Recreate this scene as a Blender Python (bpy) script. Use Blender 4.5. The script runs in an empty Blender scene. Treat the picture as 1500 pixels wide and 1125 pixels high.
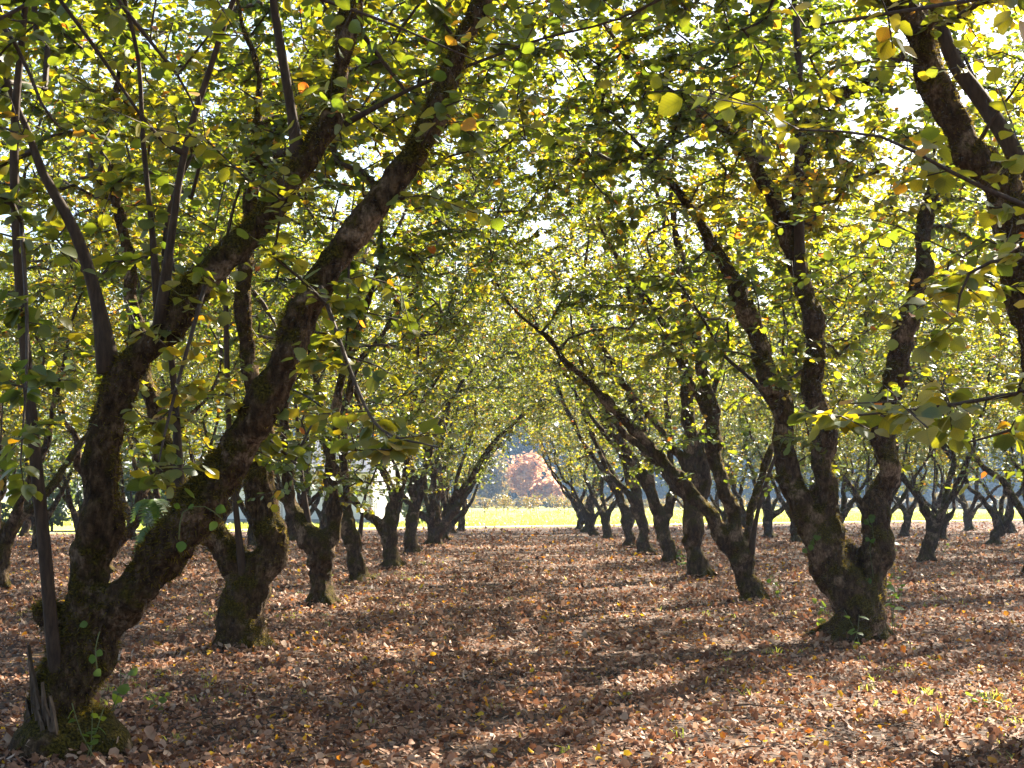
import bpy, math, random
import numpy as np
from mathutils import Matrix, Vector, kdtree

# ------------------------------------------------------------------ camera, sky, sun, exposure
scene = bpy.context.scene
COL = scene.collection
R = math.radians
F = 2166.7                      # focal length of the photograph in its own pixels (1500 wide)
CAMZ = 1.45
PITCH = math.atan(172.5 / F)
cam_data = bpy.data.cameras.new('camera')
cam_data.sensor_width = 36.0
cam_data.lens = 52.0
cam_data.clip_start = 0.05
cam_data.clip_end = 3000.0
cam = bpy.data.objects.new('camera', cam_data)
cam.location = (0, 0, CAMZ)
cam.rotation_euler = (math.pi / 2 + PITCH, 0, 0)
COL.objects.link(cam)
scene.camera = cam

SUN_AZ, SUN_EL = R(38), R(38)   # to the right of the view direction, above the horizon
world = bpy.data.worlds.new('World')
scene.world = world
world.use_nodes = True
wn = world.node_tree
sky = wn.nodes.new('ShaderNodeTexSky')
sky.sky_type = 'NISHITA'
sky.sun_disc = False
sky.sun_elevation = SUN_EL
sky.sun_rotation = SUN_AZ
sky.air_density = 1.0
sky.dust_density = 2.0
wn.links.new(sky.outputs[0], wn.nodes['Background'].inputs[0])
wn.nodes['Background'].inputs[1].default_value = 0.055
sun_data = bpy.data.lights.new('sun', 'SUN')
sun_data.energy = 5.0
sun_data.angle = R(0.53)
sun_data.color = (1.0, 0.88, 0.70)
sun = bpy.data.objects.new('sun', sun_data)
sun.rotation_euler = (math.pi / 2 - SUN_EL, 0, math.pi - SUN_AZ)
COL.objects.link(sun)
vs = scene.view_settings
vs.view_transform = 'Standard'
vs.look = 'None'
vs.exposure = 2.65
vs.gamma = 1.0
vs.use_curve_mapping = False
cy = scene.cycles
cy.max_bounces = 8
cy.diffuse_bounces = 4
cy.glossy_bounces = 2
cy.transmission_bounces = 5
cy.volume_bounces = 0
cy.use_denoising = True

# ------------------------------------------------------------------ helpers
cP, sP = math.cos(PITCH), math.sin(PITCH)


def at(px, py, Y):
    """world point at depth Y that a photo pixel looks at"""
    x = (px - 750.0) / F
    u = (562.5 - py) / F
    t = Y / (cP - u * sP)
    return np.array([x * t, Y, CAMZ + (sP + u * cP) * t])


def ground_at(px, py):
    x = (px - 750.0) / F
    u = (562.5 - py) / F
    t = -CAMZ / (sP + u * cP)
    return np.array([x * t, (cP - u * sP) * t, 0.0])


def project(P):
    """pixel position and depth of world points (n,3)"""
    d = P - np.array([0, 0, CAMZ])
    fw = d[:, 1] * cP + d[:, 2] * sP
    up = -d[:, 1] * sP + d[:, 2] * cP
    fw = np.where(fw < 0.01, 0.01, fw)
    return 750 + F * d[:, 0] / fw, 562.5 - F * up / fw, fw


def nrm(a):
    return a / np.maximum(np.linalg.norm(a, axis=-1, keepdims=True), 1e-9)


def _hash(i, j, k, seed):
    h = (i.astype(np.int64) * 374761393 + j.astype(np.int64) * 668265263
         + k.astype(np.int64) * 2147483647 + seed * 974634777) & 0xFFFFFFFF
    h = ((h ^ (h >> 13)) * 1274126177) & 0xFFFFFFFF
    h = ((h ^ (h >> 16)) * 2246822519) & 0xFFFFFFFF
    return (h & 0xFFFFFF) / float(0xFFFFFF)


def vnoise(p, seed=0):
    f = np.floor(p).astype(np.int64)
    t = p - f
    t = t * t * (3 - 2 * t)
    r = 0
    for a in (0, 1):
        for b in (0, 1):
            for c in (0, 1):
                w = (t[:, 0] if a else 1 - t[:, 0]) * (t[:, 1] if b else 1 - t[:, 1]) * (t[:, 2] if c else 1 - t[:, 2])
                r = r + w * _hash(f[:, 0] + a, f[:, 1] + b, f[:, 2] + c, seed)
    return r


def link(o, parent=None):
    COL.objects.link(o)
    if parent is not None:
        o.parent = parent
    return o


def tag(o, label=None, cat=None, group=None, kind=None):
    if label:
        o['label'] = label
    if cat:
        o['category'] = cat
    if group:
        o['group'] = group
    if kind:
        o['kind'] = kind
    return o


def empty(name, loc, label=None, cat=None, group=None, rz=0.0):
    o = bpy.data.objects.new(name, None)
    o.location = loc
    o.rotation_euler = (0, 0, rz)
    o.empty_display_size = 0.2
    link(o)
    return tag(o, label, cat, group)


def mesh_np(name, V, faces, mat=None, smooth=False, face_attrs=None, point_attrs=None):
    """V (n,3); faces: list of (m,k) index arrays"""
    me = bpy.data.meshes.new(name)
    V = np.ascontiguousarray(V, dtype=np.float32)
    me.vertices.add(len(V))
    me.vertices.foreach_set('co', V.ravel())
    loops = np.concatenate([f.ravel() for f in faces]).astype(np.int32)
    sizes = np.concatenate([np.full(len(f), f.shape[1]) for f in faces]).astype(np.int32)
    starts = np.concatenate([[0], np.cumsum(sizes)[:-1]]).astype(np.int32)
    me.loops.add(len(loops))
    me.loops.foreach_set('vertex_index', loops)
    me.polygons.add(len(sizes))
    me.polygons.foreach_set('loop_start', starts)
    if smooth:
        me.polygons.foreach_set('use_smooth', np.ones(len(sizes), dtype=bool))
    for k, v in (face_attrs or {}).items():
        a = me.attributes.new(k, 'FLOAT', 'FACE')
        a.data.foreach_set('value', np.ascontiguousarray(v, dtype=np.float32))
    for k, v in (point_attrs or {}).items():
        a = me.attributes.new(k, 'FLOAT_VECTOR', 'POINT')
        a.data.foreach_set('vector', np.ascontiguousarray(v, dtype=np.float32).ravel())
    me.update(calc_edges=True)
    if mat is not None:
        me.materials.append(mat)
    return me


def obj(name, me, parent=None, loc=None):
    o = bpy.data.objects.new(name, me)
    if loc is not None:
        o.location = loc
    return link(o, parent)


class MB:
    """collects simple shapes into one mesh"""

    def __init__(self):
        self.v, self.f = [], []

    def add(self, verts, faces):
        b = len(self.v)
        self.v += [tuple(map(float, p)) for p in verts]
        self.f += [tuple(i + b for i in q) for q in faces]

    def box(self, x0, x1, y0, y1, z0, z1):
        self.add([(x0, y0, z0), (x1, y0, z0), (x1, y1, z0), (x0, y1, z0),
                  (x0, y0, z1), (x1, y0, z1), (x1, y1, z1), (x0, y1, z1)],
                 [(3, 2, 1, 0), (4, 5, 6, 7), (0, 1, 5, 4), (1, 2, 6, 5), (2, 3, 7, 6), (3, 0, 4, 7)])

    def mesh(self, name, mat, smooth=False):
        me = bpy.data.meshes.new(name)
        me.from_pydata(self.v, [], self.f)
        if smooth:
            me.polygons.foreach_set('use_smooth', np.ones(len(me.polygons), dtype=bool))
        if mat:
            me.materials.append(mat)
        me.update()
        return me


def catmull(P, step):
    """P (n,4) x,y,z,r -> denser samples"""
    P = np.asarray(P, float)
    if len(P) < 2:
        return P
    Q = np.vstack([2 * P[0] - P[1], P, 2 * P[-1] - P[-2]])
    out = []
    for i in range(1, len(Q) - 2):
        a, b, c, d = Q[i - 1], Q[i], Q[i + 1], Q[i + 2]
        n = max(2, int(np.linalg.norm((c - b)[:3]) / step))
        t = (np.arange(n) / n)[:, None]
        out.append(0.5 * ((2 * b) + (-a + c) * t + (2 * a - 5 * b + 4 * c - d) * t ** 2 + (-a + 3 * b - 3 * c + d) * t ** 3))
    out.append(P[-1][None])
    o = np.vstack(out)
    o[:, 3] = np.maximum(o[:, 3], 0.003)
    return o


def tube(P, sides):
    """closed tube along P (n,4) -> V, quads, tris"""
    n = len(P)
    T = np.gradient(P[:, :3], axis=0)
    T = nrm(T)
    ref = np.array([1.0, 0.13, 0.07]) if abs(T[0][2]) > 0.7 else np.array([0.05, 0.1, 1.0])
    U = np.zeros((n, 3))
    u = ref
    for i in range(n):
        u = u - T[i] * np.dot(u, T[i])
        u = u / max(np.linalg.norm(u), 1e-6)
        U[i] = u
    W = np.cross(T, U)
    ang = np.arange(sides) * 2 * np.pi / sides
    ring = (P[:, None, :3] + P[:, None, 3:4] * (np.cos(ang)[None, :, None] * U[:, None] + np.sin(ang)[None, :, None] * W[:, None]))
    V = np.vstack([ring.reshape(-1, 3), P[0, :3] - T[0] * P[0, 3] * 0.3, P[-1, :3] + T[-1] * P[-1, 3] * 0.3])
    i = np.arange(n - 1)[:, None] * sides
    j = np.arange(sides)[None]
    k = (j + 1) % sides
    quads = np.stack([i + j, i + k, i + sides + k, i + sides + j], -1).reshape(-1, 4)
    j = np.arange(sides)
    k = (j + 1) % sides
    c0, c1 = n * sides, n * sides + 1
    tris = np.vstack([np.stack([k, j, np.full(sides, c0)], -1),
                      np.stack([(n - 1) * sides + j, (n - 1) * sides + k, np.full(sides, c1)], -1)])
    return V, quads, tris


def join_parts(parts):
    V, Q, T, b = [], [], [], 0
    for v, q, t in parts:
        V.append(v)
        Q.append(q + b)
        T.append(t + b)
        b += len(v)
    return np.vstack(V), np.vstack(Q), np.vstack(T)


# ------------------------------------------------------------------ materials
def new_mat(name):
    m = bpy.data.materials.new(name)
    m.use_nodes = True
    nt = m.node_tree
    for n in list(nt.nodes):
        nt.nodes.remove(n)
    out = nt.nodes.new('ShaderNodeOutputMaterial')
    return m, nt, out


def N(nt, t, **kw):
    n = nt.nodes.new(t)
    for k, v in kw.items():
        if k.startswith('i_'):
            n.inputs[k[2:].replace('_', ' ')].default_value = v
        else:
            setattr(n, k, v)
    return n


def ramp(nt, stops, src=None, interp='LINEAR'):
    n = nt.nodes.new('ShaderNodeValToRGB')
    n.color_ramp.interpolation = interp
    els = n.color_ramp.elements
    while len(els) < len(stops):
        els.new(0.5)
    for e, (p, c) in zip(els, stops):
        e.position = p
        e.color = (*c, 1.0) if len(c) == 3 else c
    if src is not None:
        nt.links.new(src, n.inputs[0])
    return n


def leaf_material(name, dif_stops, tra_stops, gloss=0.10, veins=False, trans=0.5, rough=0.45):
    m, nt, out = new_mat(name)
    L = nt.links
    att = N(nt, 'ShaderNodeAttribute', attribute_name='tint')
    noise = N(nt, 'ShaderNodeTexNoise', i_Scale=38.0, i_Detail=2.0)
    geo = N(nt, 'ShaderNodeNewGeometry')
    L.new(geo.outputs['Position'], noise.inputs['Vector'])
    ma = N(nt, 'ShaderNodeMath', operation='MULTIPLY_ADD')
    L.new(noise.outputs[0], ma.inputs[0])
    ma.inputs[1].default_value = 0.16
    L.new(att.outputs['Fac'], ma.inputs[2])
    sub = N(nt, 'ShaderNodeMath', operation='SUBTRACT')
    L.new(ma.outputs[0], sub.inputs[0])
    sub.inputs[1].default_value = 0.08
    c1 = ramp(nt, dif_stops, sub.outputs[0]).outputs[0]
    c2 = ramp(nt, tra_stops, sub.outputs[0]).outputs[0]
    if veins:
        uv = N(nt, 'ShaderNodeAttribute', attribute_name='leafuv')
        sx = N(nt, 'ShaderNodeSeparateXYZ')
        L.new(uv.outputs['Vector'], sx.inputs[0])
        ab = N(nt, 'ShaderNodeMath', operation='ABSOLUTE')
        L.new(sx.outputs[1], ab.inputs[0])
        mid = N(nt, 'ShaderNodeMath', operation='LESS_THAN')
        L.new(ab.outputs[0], mid.inputs[0])
        mid.inputs[1].default_value = 0.016
        d = N(nt, 'ShaderNodeMath', operation='MULTIPLY_ADD')
        L.new(ab.outputs[0], d.inputs[0])
        d.inputs[1].default_value = -0.75
        L.new(sx.outputs[0], d.inputs[2])
        mu = N(nt, 'ShaderNodeMath', operation='MULTIPLY')
        L.new(d.outputs[0], mu.inputs[0])
        mu.inputs[1].default_value = 7.5
        fr = N(nt, 'ShaderNodeMath', operation='FRACT')
        L.new(mu.outputs[0], fr.inputs[0])
        sv = N(nt, 'ShaderNodeMath', operation='LESS_THAN')
        L.new(fr.outputs[0], sv.inputs[0])
        sv.inputs[1].default_value = 0.14
        mx = N(nt, 'ShaderNodeMath', operation='MAXIMUM')
        L.new(mid.outputs[0], mx.inputs[0])
        L.new(sv.outputs[0], mx.inputs[1])
        k = N(nt, 'ShaderNodeMath', operation='MULTIPLY')
        L.new(mx.outputs[0], k.inputs[0])
        k.inputs[1].default_value = 0.35
        vm = N(nt, 'ShaderNodeMix', data_type='RGBA')
        L.new(k.outputs[0], vm.inputs['Factor'])
        L.new(c2, vm.inputs['A'])
        vm.inputs['B'].default_value = (0.09, 0.10, 0.012, 1)
        c2 = vm.outputs['Result']
    dif = N(nt, 'ShaderNodeBsdfDiffuse')
    L.new(c1, dif.inputs['Color'])
    tra = N(nt, 'ShaderNodeBsdfTranslucent')
    L.new(c2, tra.inputs['Color'])
    mix = N(nt, 'ShaderNodeMixShader')
    mix.inputs[0].default_value = trans
    L.new(dif.outputs[0], mix.inputs[1])
    L.new(tra.outputs[0], mix.inputs[2])
    gl = N(nt, 'ShaderNodeBsdfGlossy')
    gl.inputs['Roughness'].default_value = rough
    gl.inputs['Color'].default_value = (0.9, 0.95, 1.0, 1)
    lw = N(nt, 'ShaderNodeLayerWeight')
    lw.inputs[0].default_value = 0.35
    gm = N(nt, 'ShaderNodeMath', operation='MULTIPLY_ADD')
    L.new(lw.outputs['Facing'], gm.inputs[0])
    gm.inputs[1].default_value = gloss
    gm.inputs[2].default_value = gloss * 0.25
    mix2 = N(nt, 'ShaderNodeMixShader')
    L.new(gm.outputs[0], mix2.inputs[0])
    L.new(mix.outputs[0], mix2.inputs[1])
    L.new(gl.outputs[0], mix2.inputs[2])
    L.new(mix2.outputs[0], out.inputs[0])
    return m


DIF = [(0.0, (0.028, 0.062, 0.020)), (0.35, (0.060, 0.105, 0.022)), (0.6, (0.105, 0.14, 0.022)),
       (0.78, (0.26, 0.22, 0.025)), (0.9, (0.42, 0.27, 0.03)), (1.0, (0.33, 0.10, 0.025))]
TRA = [(0.0, (0.12, 0.20, 0.012)), (0.35, (0.25, 0.31, 0.014)), (0.6, (0.50, 0.44, 0.012)),
       (0.78, (0.78, 0.56, 0.012)), (0.9, (0.85, 0.45, 0.015)), (1.0, (0.70, 0.18, 0.02))]
M_LEAF = leaf_material('hazel_leaf', DIF, TRA, gloss=0.11, rough=0.5)
M_LEAFN = leaf_material('hazel_leaf_near', DIF, TRA, gloss=0.11, veins=True, rough=0.5)
M_WEED = leaf_material('weed_leaf', [(0, (0.035, 0.085, 0.012)), (1, (0.09, 0.15, 0.02))],
                       [(0, (0.14, 0.28, 0.02)), (1, (0.34, 0.42, 0.03))], gloss=0.06)
M_HEDGE = leaf_material('hedge_leaf', [(0, (0.018, 0.045, 0.016)), (1, (0.06, 0.09, 0.03))],
                        [(0, (0.05, 0.10, 0.02)), (1, (0.16, 0.20, 0.03))], gloss=0.15)
M_CONIFER = leaf_material('hazed_conifer_needle', [(0, (0.015, 0.045, 0.050)), (1, (0.05, 0.095, 0.085))],  # blue of the distance haze is mixed into the needle colour
                          [(0, (0.02, 0.04, 0.015)), (1, (0.05, 0.07, 0.02))], gloss=0.05, trans=0.3)
M_AUTUMN = leaf_material('autumn_leaf', [(0, (0.34, 0.19, 0.12)), (1, (0.50, 0.31, 0.19))],
                         [(0, (0.60, 0.30, 0.18)), (1, (0.75, 0.46, 0.25))], gloss=0.05, trans=0.6)
M_SAPLING = leaf_material('sapling_leaf', [(0, (0.05, 0.06, 0.02)), (1, (0.16, 0.10, 0.03))],
                          [(0, (0.12, 0.14, 0.03)), (1, (0.34, 0.20, 0.04))], gloss=0.08)
M_GRASS = leaf_material('grass_blade', [(0, (0.05, 0.10, 0.015)), (1, (0.13, 0.17, 0.03))],
                        [(0, (0.30, 0.40, 0.03)), (1, (0.60, 0.58, 0.09))], gloss=0.1)
M_LITTER = leaf_material('fallen_leaf',
                         [(0.0, (0.065, 0.034, 0.022)), (0.22, (0.175, 0.084, 0.048)), (0.5, (0.31, 0.178, 0.112)),
                          (0.72, (0.42, 0.30, 0.22)), (0.80, (0.48, 0.37, 0.28)), (0.84, (0.33, 0.11, 0.03)),
                          (0.93, (0.52, 0.30, 0.03)), (1.0, (0.55, 0.40, 0.03))],
                         [(0.0, (0.06, 0.025, 0.012)), (0.22, (0.15, 0.06, 0.03)), (0.5, (0.28, 0.13, 0.07)),
                          (0.72, (0.38, 0.22, 0.13)), (0.80, (0.40, 0.28, 0.2)), (0.84, (0.5, 0.12, 0.02)),
                          (0.93, (0.7, 0.33, 0.02)), (1.0, (0.75, 0.48, 0.02))], gloss=0.03, trans=0.25, rough=0.6)


def bark_material(name, pale=0.5, moss=0.5):
    m, nt, out = new_mat(name)
    L = nt.links
    co = N(nt, 'ShaderNodeTexCoord')
    mp = N(nt, 'ShaderNodeMapping')
    mp.inputs['Scale'].default_value = (1, 1, 0.45)
    L.new(co.outputs['Object'], mp.inputs[0])
    n1 = N(nt, 'ShaderNodeTexNoise', i_Scale=26.0, i_Detail=6.0, i_Roughness=0.65)
    L.new(mp.outputs[0], n1.inputs['Vector'])
    base = ramp(nt, [(0.32, (0.016, 0.010, 0.006)), (0.50, (0.064, 0.039, 0.021)), (0.70, (0.17, 0.110, 0.062))], n1.outputs[0])
    n2 = N(nt, 'ShaderNodeTexNoise', i_Scale=3.1, i_Detail=5.0, i_Roughness=0.6)
    L.new(co.outputs['Object'], n2.inputs['Vector'])
    pm = ramp(nt, [(0.60 - 0.06 * pale, (0, 0, 0)), (0.66 - 0.06 * pale, (1, 1, 1))], n2.outputs[0])
    n1b = N(nt, 'ShaderNodeTexNoise', i_Scale=55.0, i_Detail=4.0)
    L.new(mp.outputs[0], n1b.inputs['Vector'])
    palec = ramp(nt, [(0.35, (0.10, 0.066, 0.040)), (0.65, (0.33, 0.23, 0.15))], n1b.outputs[0])
    mx = N(nt, 'ShaderNodeMix', data_type='RGBA')
    L.new(pm.outputs[0], mx.inputs['Factor'])
    L.new(base.outputs[0], mx.inputs['A'])
    L.new(palec.outputs[0], mx.inputs['B'])
    # moss grows where the bark faces up and in patches
    geo = N(nt, 'ShaderNodeNewGeometry')
    sx = N(nt, 'ShaderNodeSeparateXYZ')
    L.new(geo.outputs['Normal'], sx.inputs[0])
    n3 = N(nt, 'ShaderNodeTexNoise', i_Scale=5.0, i_Detail=6.0, i_Roughness=0.7)
    L.new(co.outputs['Object'], n3.inputs['Vector'])
    ad = N(nt, 'ShaderNodeMath', operation='MULTIPLY_ADD')
    L.new(sx.outputs[2], ad.inputs[0])
    ad.inputs[1].default_value = 0.16
    L.new(n3.outputs[0], ad.inputs[2])
    mm = ramp(nt, [(0.58 - 0.2 * moss, (0, 0, 0)), (0.68 - 0.2 * moss, (1, 1, 1))], ad.outputs[0])
    n4 = N(nt, 'ShaderNodeTexNoise', i_Scale=70.0, i_Detail=3.0)
    L.new(co.outputs['Object'], n4.inputs['Vector'])
    mossc = ramp(nt, [(0.32, (0.014, 0.010, 0.003)), (0.5, (0.052, 0.040, 0.007)), (0.7, (0.13, 0.098, 0.014))], n4.outputs[0])
    mx2 = N(nt, 'ShaderNodeMix', data_type='RGBA')
    L.new(mm.outputs[0], mx2.inputs['Factor'])
    L.new(mx.outputs['Result'], mx2.inputs['A'])
    L.new(mossc.outputs[0], mx2.inputs['B'])
    b = N(nt, 'ShaderNodeBsdfPrincipled')
    L.new(mx2.outputs['Result'], b.inputs['Base Color'])
    b.inputs['Roughness'].default_value = 0.9
    b.inputs['Specular IOR Level'].default_value = 0.08
    hs = N(nt, 'ShaderNodeMath', operation='ADD')
    L.new(n1.outputs[0], hs.inputs[0])
    L.new(n4.outputs[0], hs.inputs[1])
    bu = N(nt, 'ShaderNodeBump', i_Strength=1.0, i_Distance=0.04)
    L.new(hs.outputs[0], bu.inputs['Height'])
    L.new(bu.outputs[0], b.inputs['Normal'])
    L.new(b.outputs[0], out.inputs[0])
    return m


def simple_material(name, c0, c1, scale=20.0, rough=0.8, bump=0.3, stretch=(1, 1, 1), dist=0.01):
    m, nt, out = new_mat(name)
    L = nt.links
    co = N(nt, 'ShaderNodeTexCoord')
    mp = N(nt, 'ShaderNodeMapping')
    mp.inputs['Scale'].default_value = stretch
    L.new(co.outputs['Object'], mp.inputs[0])
    n1 = N(nt, 'ShaderNodeTexNoise', i_Scale=scale, i_Detail=6.0, i_Roughness=0.6)
    L.new(mp.outputs[0], n1.inputs['Vector'])
    c = ramp(nt, [(0.3, c0), (0.7, c1)], n1.outputs[0])
    b = N(nt, 'ShaderNodeBsdfPrincipled')
    L.new(c.outputs[0], b.inputs['Base Color'])
    b.inputs['Roughness'].default_value = rough
    b.inputs['Specular IOR Level'].default_value = 0.3
    bu = N(nt, 'ShaderNodeBump', i_Strength=bump, i_Distance=dist)
    L.new(n1.outputs[0], bu.inputs['Height'])
    L.new(bu.outputs[0], b.inputs['Normal'])
    L.new(b.outputs[0], out.inputs[0])
    return m


M_BARK = bark_material('mossy_bark', 0.9, 0.4)
M_SHOOT = simple_material('shoot_bark', (0.022, 0.013, 0.008), (0.078, 0.048, 0.029), 40, 0.85, 0.4, (1, 1, 0.2), 0.004)
M_TWIG = simple_material('twig_bark', (0.030, 0.020, 0.015), (0.085, 0.056, 0.04), 60, 0.7, 0.2)
M_DEAD = simple_material('dead_wood', (0.035, 0.023, 0.015), (0.18, 0.125, 0.085), 45, 0.9, 1.0, (1, 1, 0.15), 0.02)
M_MOSS = leaf_material('moss_tuft', [(0, (0.045, 0.036, 0.006)), (1, (0.15, 0.115, 0.018))],
                       [(0, (0.09, 0.07, 0.01)), (1, (0.28, 0.20, 0.02))], gloss=0.02)
M_NEST = simple_material('nest_paper', (0.16, 0.13, 0.11), (0.36, 0.32, 0.27), 9, 0.95, 0.6, (1, 1, 6), 0.01)
M_WHITE = simple_material('painted_siding', (0.70, 0.69, 0.70), (0.80, 0.80, 0.81), 3, 0.6, 0.05)
M_TRIM = simple_material('siding_trim', (0.42, 0.38, 0.40), (0.52, 0.48, 0.50), 5, 0.6, 0.05)
M_ROOF = simple_material('metal_roof', (0.16, 0.17, 0.18), (0.25, 0.26, 0.28), 4, 0.45, 0.05)
M_CONC = simple_material('concrete_base', (0.24, 0.24, 0.26), (0.36, 0.36, 0.37), 8, 0.9, 0.2)
M_ROAD = simple_material('gravel', (0.17, 0.17, 0.18), (0.30, 0.30, 0.31), 14, 0.95, 0.5)


def floor_material():
    m, nt, out = new_mat('orchard_floor')
    L = nt.links
    co = N(nt, 'ShaderNodeTexCoord')
    vo = N(nt, 'ShaderNodeTexVoronoi', i_Scale=15.0)
    L.new(co.outputs['Object'], vo.inputs['Vector'])
    sx = N(nt, 'ShaderNodeSeparateXYZ')
    L.new(vo.outputs['Color'], sx.inputs[0])
    leafc = ramp(nt, [(0.0, (0.030, 0.018, 0.013)), (0.3, (0.075, 0.042, 0.029)), (0.6, (0.135, 0.082, 0.060)),
                      (0.85, (0.20, 0.135, 0.10)), (0.95, (0.18, 0.08, 0.03)), (1.0, (0.24, 0.16, 0.04))], sx.outputs[0])
    n1 = N(nt, 'ShaderNodeTexNoise', i_Scale=1.6, i_Detail=7.0, i_Roughness=0.65)
    L.new(co.outputs['Object'], n1.inputs['Vector'])
    soil = ramp(nt, [(0.3, (0.022, 0.015, 0.011)), (0.7, (0.055, 0.036, 0.027))], n1.outputs[0])
    fm = ramp(nt, [(0.42, (0.15, 0.15, 0.15)), (0.62, (0.6, 0.6, 0.6))], n1.outputs[0])
    mx = N(nt, 'ShaderNodeMix', data_type='RGBA')
    L.new(fm.outputs[0], mx.inputs['Factor'])
    L.new(soil.outputs[0], mx.inputs['A'])
    L.new(leafc.outputs[0], mx.inputs['B'])
    b = N(nt, 'ShaderNodeBsdfPrincipled')
    L.new(mx.outputs['Result'], b.inputs['Base Color'])
    b.inputs['Roughness'].default_value = 0.95
    b.inputs['Specular IOR Level'].default_value = 0.2
    bu = N(nt, 'ShaderNodeBump', i_Strength=0.8, i_Distance=0.03)
    L.new(vo.outputs['Distance'], bu.inputs['Height'])
    L.new(bu.outputs[0], b.inputs['Normal'])
    L.new(b.outputs[0], out.inputs[0])
    return m


def field_material():
    m, nt, out = new_mat('field_grass')
    L = nt.links
    co = N(nt, 'ShaderNodeTexCoord')
    n1 = N(nt, 'ShaderNodeTexNoise', i_Scale=0.25, i_Detail=8.0, i_Roughness=0.7)
    L.new(co.outputs['Object'], n1.inputs['Vector'])
    c = ramp(nt, [(0.3, (0.26, 0.28, 0.07)), (0.5, (0.37, 0.38, 0.12)), (0.7, (0.48, 0.46, 0.20))], n1.outputs[0])
    d = N(nt, 'ShaderNodeBsdfDiffuse')
    L.new(c.outputs[0], d.inputs[0])
    n2 = N(nt, 'ShaderNodeTexNoise', i_Scale=5.0, i_Detail=5.0)
    L.new(co.outputs['Object'], n2.inputs['Vector'])
    bu = N(nt, 'ShaderNodeBump', i_Strength=0.6, i_Distance=0.15)
    L.new(n2.outputs[0], bu.inputs['Height'])
    L.new(bu.outputs[0], d.inputs['Normal'])
    L.new(d.outputs[0], out.inputs[0])
    return m


M_FLOOR = floor_material()
M_FIELD = field_material()

# ------------------------------------------------------------------ the ground: orchard floor, road, field
RA = math.atan(0.8)                       # the road crosses the end of the orchard at a slant
RD = np.array([math.cos(RA), math.sin(RA)])
RN = np.array([-math.sin(RA), math.cos(RA)])
R0 = np.array([0.0, 86.0])


def road_s(x, y):
    return (x - R0[0]) * RN[0] + (y - R0[1]) * RN[1]


def rise(s):
    return np.maximum(0.0, np.asarray(s) - 14.0) * 0.0045


def strip(name, s_vals, t_vals, mat, bumps=0.0):
    S, T = np.meshgrid(np.array(s_vals, float), np.array(t_vals, float), indexing='ij')
    X = R0[0] + S * RN[0] + T * RD[0]
    Y = R0[1] + S * RN[1] + T * RD[1]
    Z = rise(S)
    if bumps:
        p = np.stack([X.ravel() * 0.9, Y.ravel() * 0.9, np.zeros(X.size)], -1)
        edge = np.clip((s_vals[-1] - S) / 4.0, 0, 1)
        Z = Z + bumps * (vnoise(p, 3).reshape(X.shape) - 1.0) * edge
    V = np.stack([X, Y, Z], -1).reshape(-1, 3)
    n, k = S.shape
    i = np.arange(n - 1)[:, None] * k
    j = np.arange(k - 1)[None]
    Q = np.stack([i + j, i + k + j, i + k + j + 1, i + j + 1], -1).reshape(-1, 4)[:, ::-1]
    o = obj(name, mesh_np(name, V, [Q], mat, smooth=True))
    return tag(o, kind='structure')


tv = np.concatenate([[-420, -250, -140], np.arange(-90, 61, 1.5), [140, 250, 420]])
strip('orchard_floor', np.concatenate([[-420, -250, -140], np.arange(-95, -1.9, 1.5)]), tv, M_FLOOR, bumps=0.05)
strip('grass_verge', [-2.0, 0.0], tv, M_FIELD)
strip('gravel_road', [0.0, 3.2], tv, M_ROAD)
strip('field', [3.2, 14, 40, 100, 200, 420], tv, M_FIELD)

# ------------------------------------------------------------------ leaves
# half outlines (u along the leaf, v across), hazel: broad, rounded, short tip
HQ_UV = np.array([[0, 0], [0.36, 0], [0.70, 0], [1.04, 0],
                  [0.06, 0.24], [0.34, 0.45], [0.68, 0.46], [0.88, 0.24],
                  [0.06, -0.24], [0.34, -0.45], [0.68, -0.46], [0.88, -0.24]], float)
HQ_T = np.array([[0, 1, 4], [4, 1, 5], [5, 1, 2], [5, 2, 6], [6, 2, 7], [7, 2, 3],
                 [1, 0, 8], [1, 8, 9], [1, 9, 2], [2, 9, 10], [2, 10, 11], [2, 11, 3]])
LQ_UV = np.array([[0, 0], [0.22, 0.40], [0.74, 0.42], [1.02, 0], [0.74, -0.42], [0.22, -0.40]], float)
LQ_Q = np.array([[0, 3, 2, 1], [0, 5, 4, 3]])
KQ_UV = np.array([[0, 0], [0.48, 0.47], [1.02, 0], [0.52, -0.47]], float)
KQ_T = np.array([[0, 2, 1], [0, 3, 2]])
# fallen leaf: 3x3 patch that curls
CR_UV = np.array([[0.0, -0.10], [0.0, 0.0], [0.0, 0.10], [0.5, -0.46], [0.5, 0.0], [0.5, 0.46],
                  [0.95, -0.16], [1.04, 0.0], [0.95, 0.16]], float)
CR_Q = np.array([[0, 3, 4, 1], [1, 4, 5, 2], [3, 6, 7, 4], [4, 7, 8, 5]])


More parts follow.
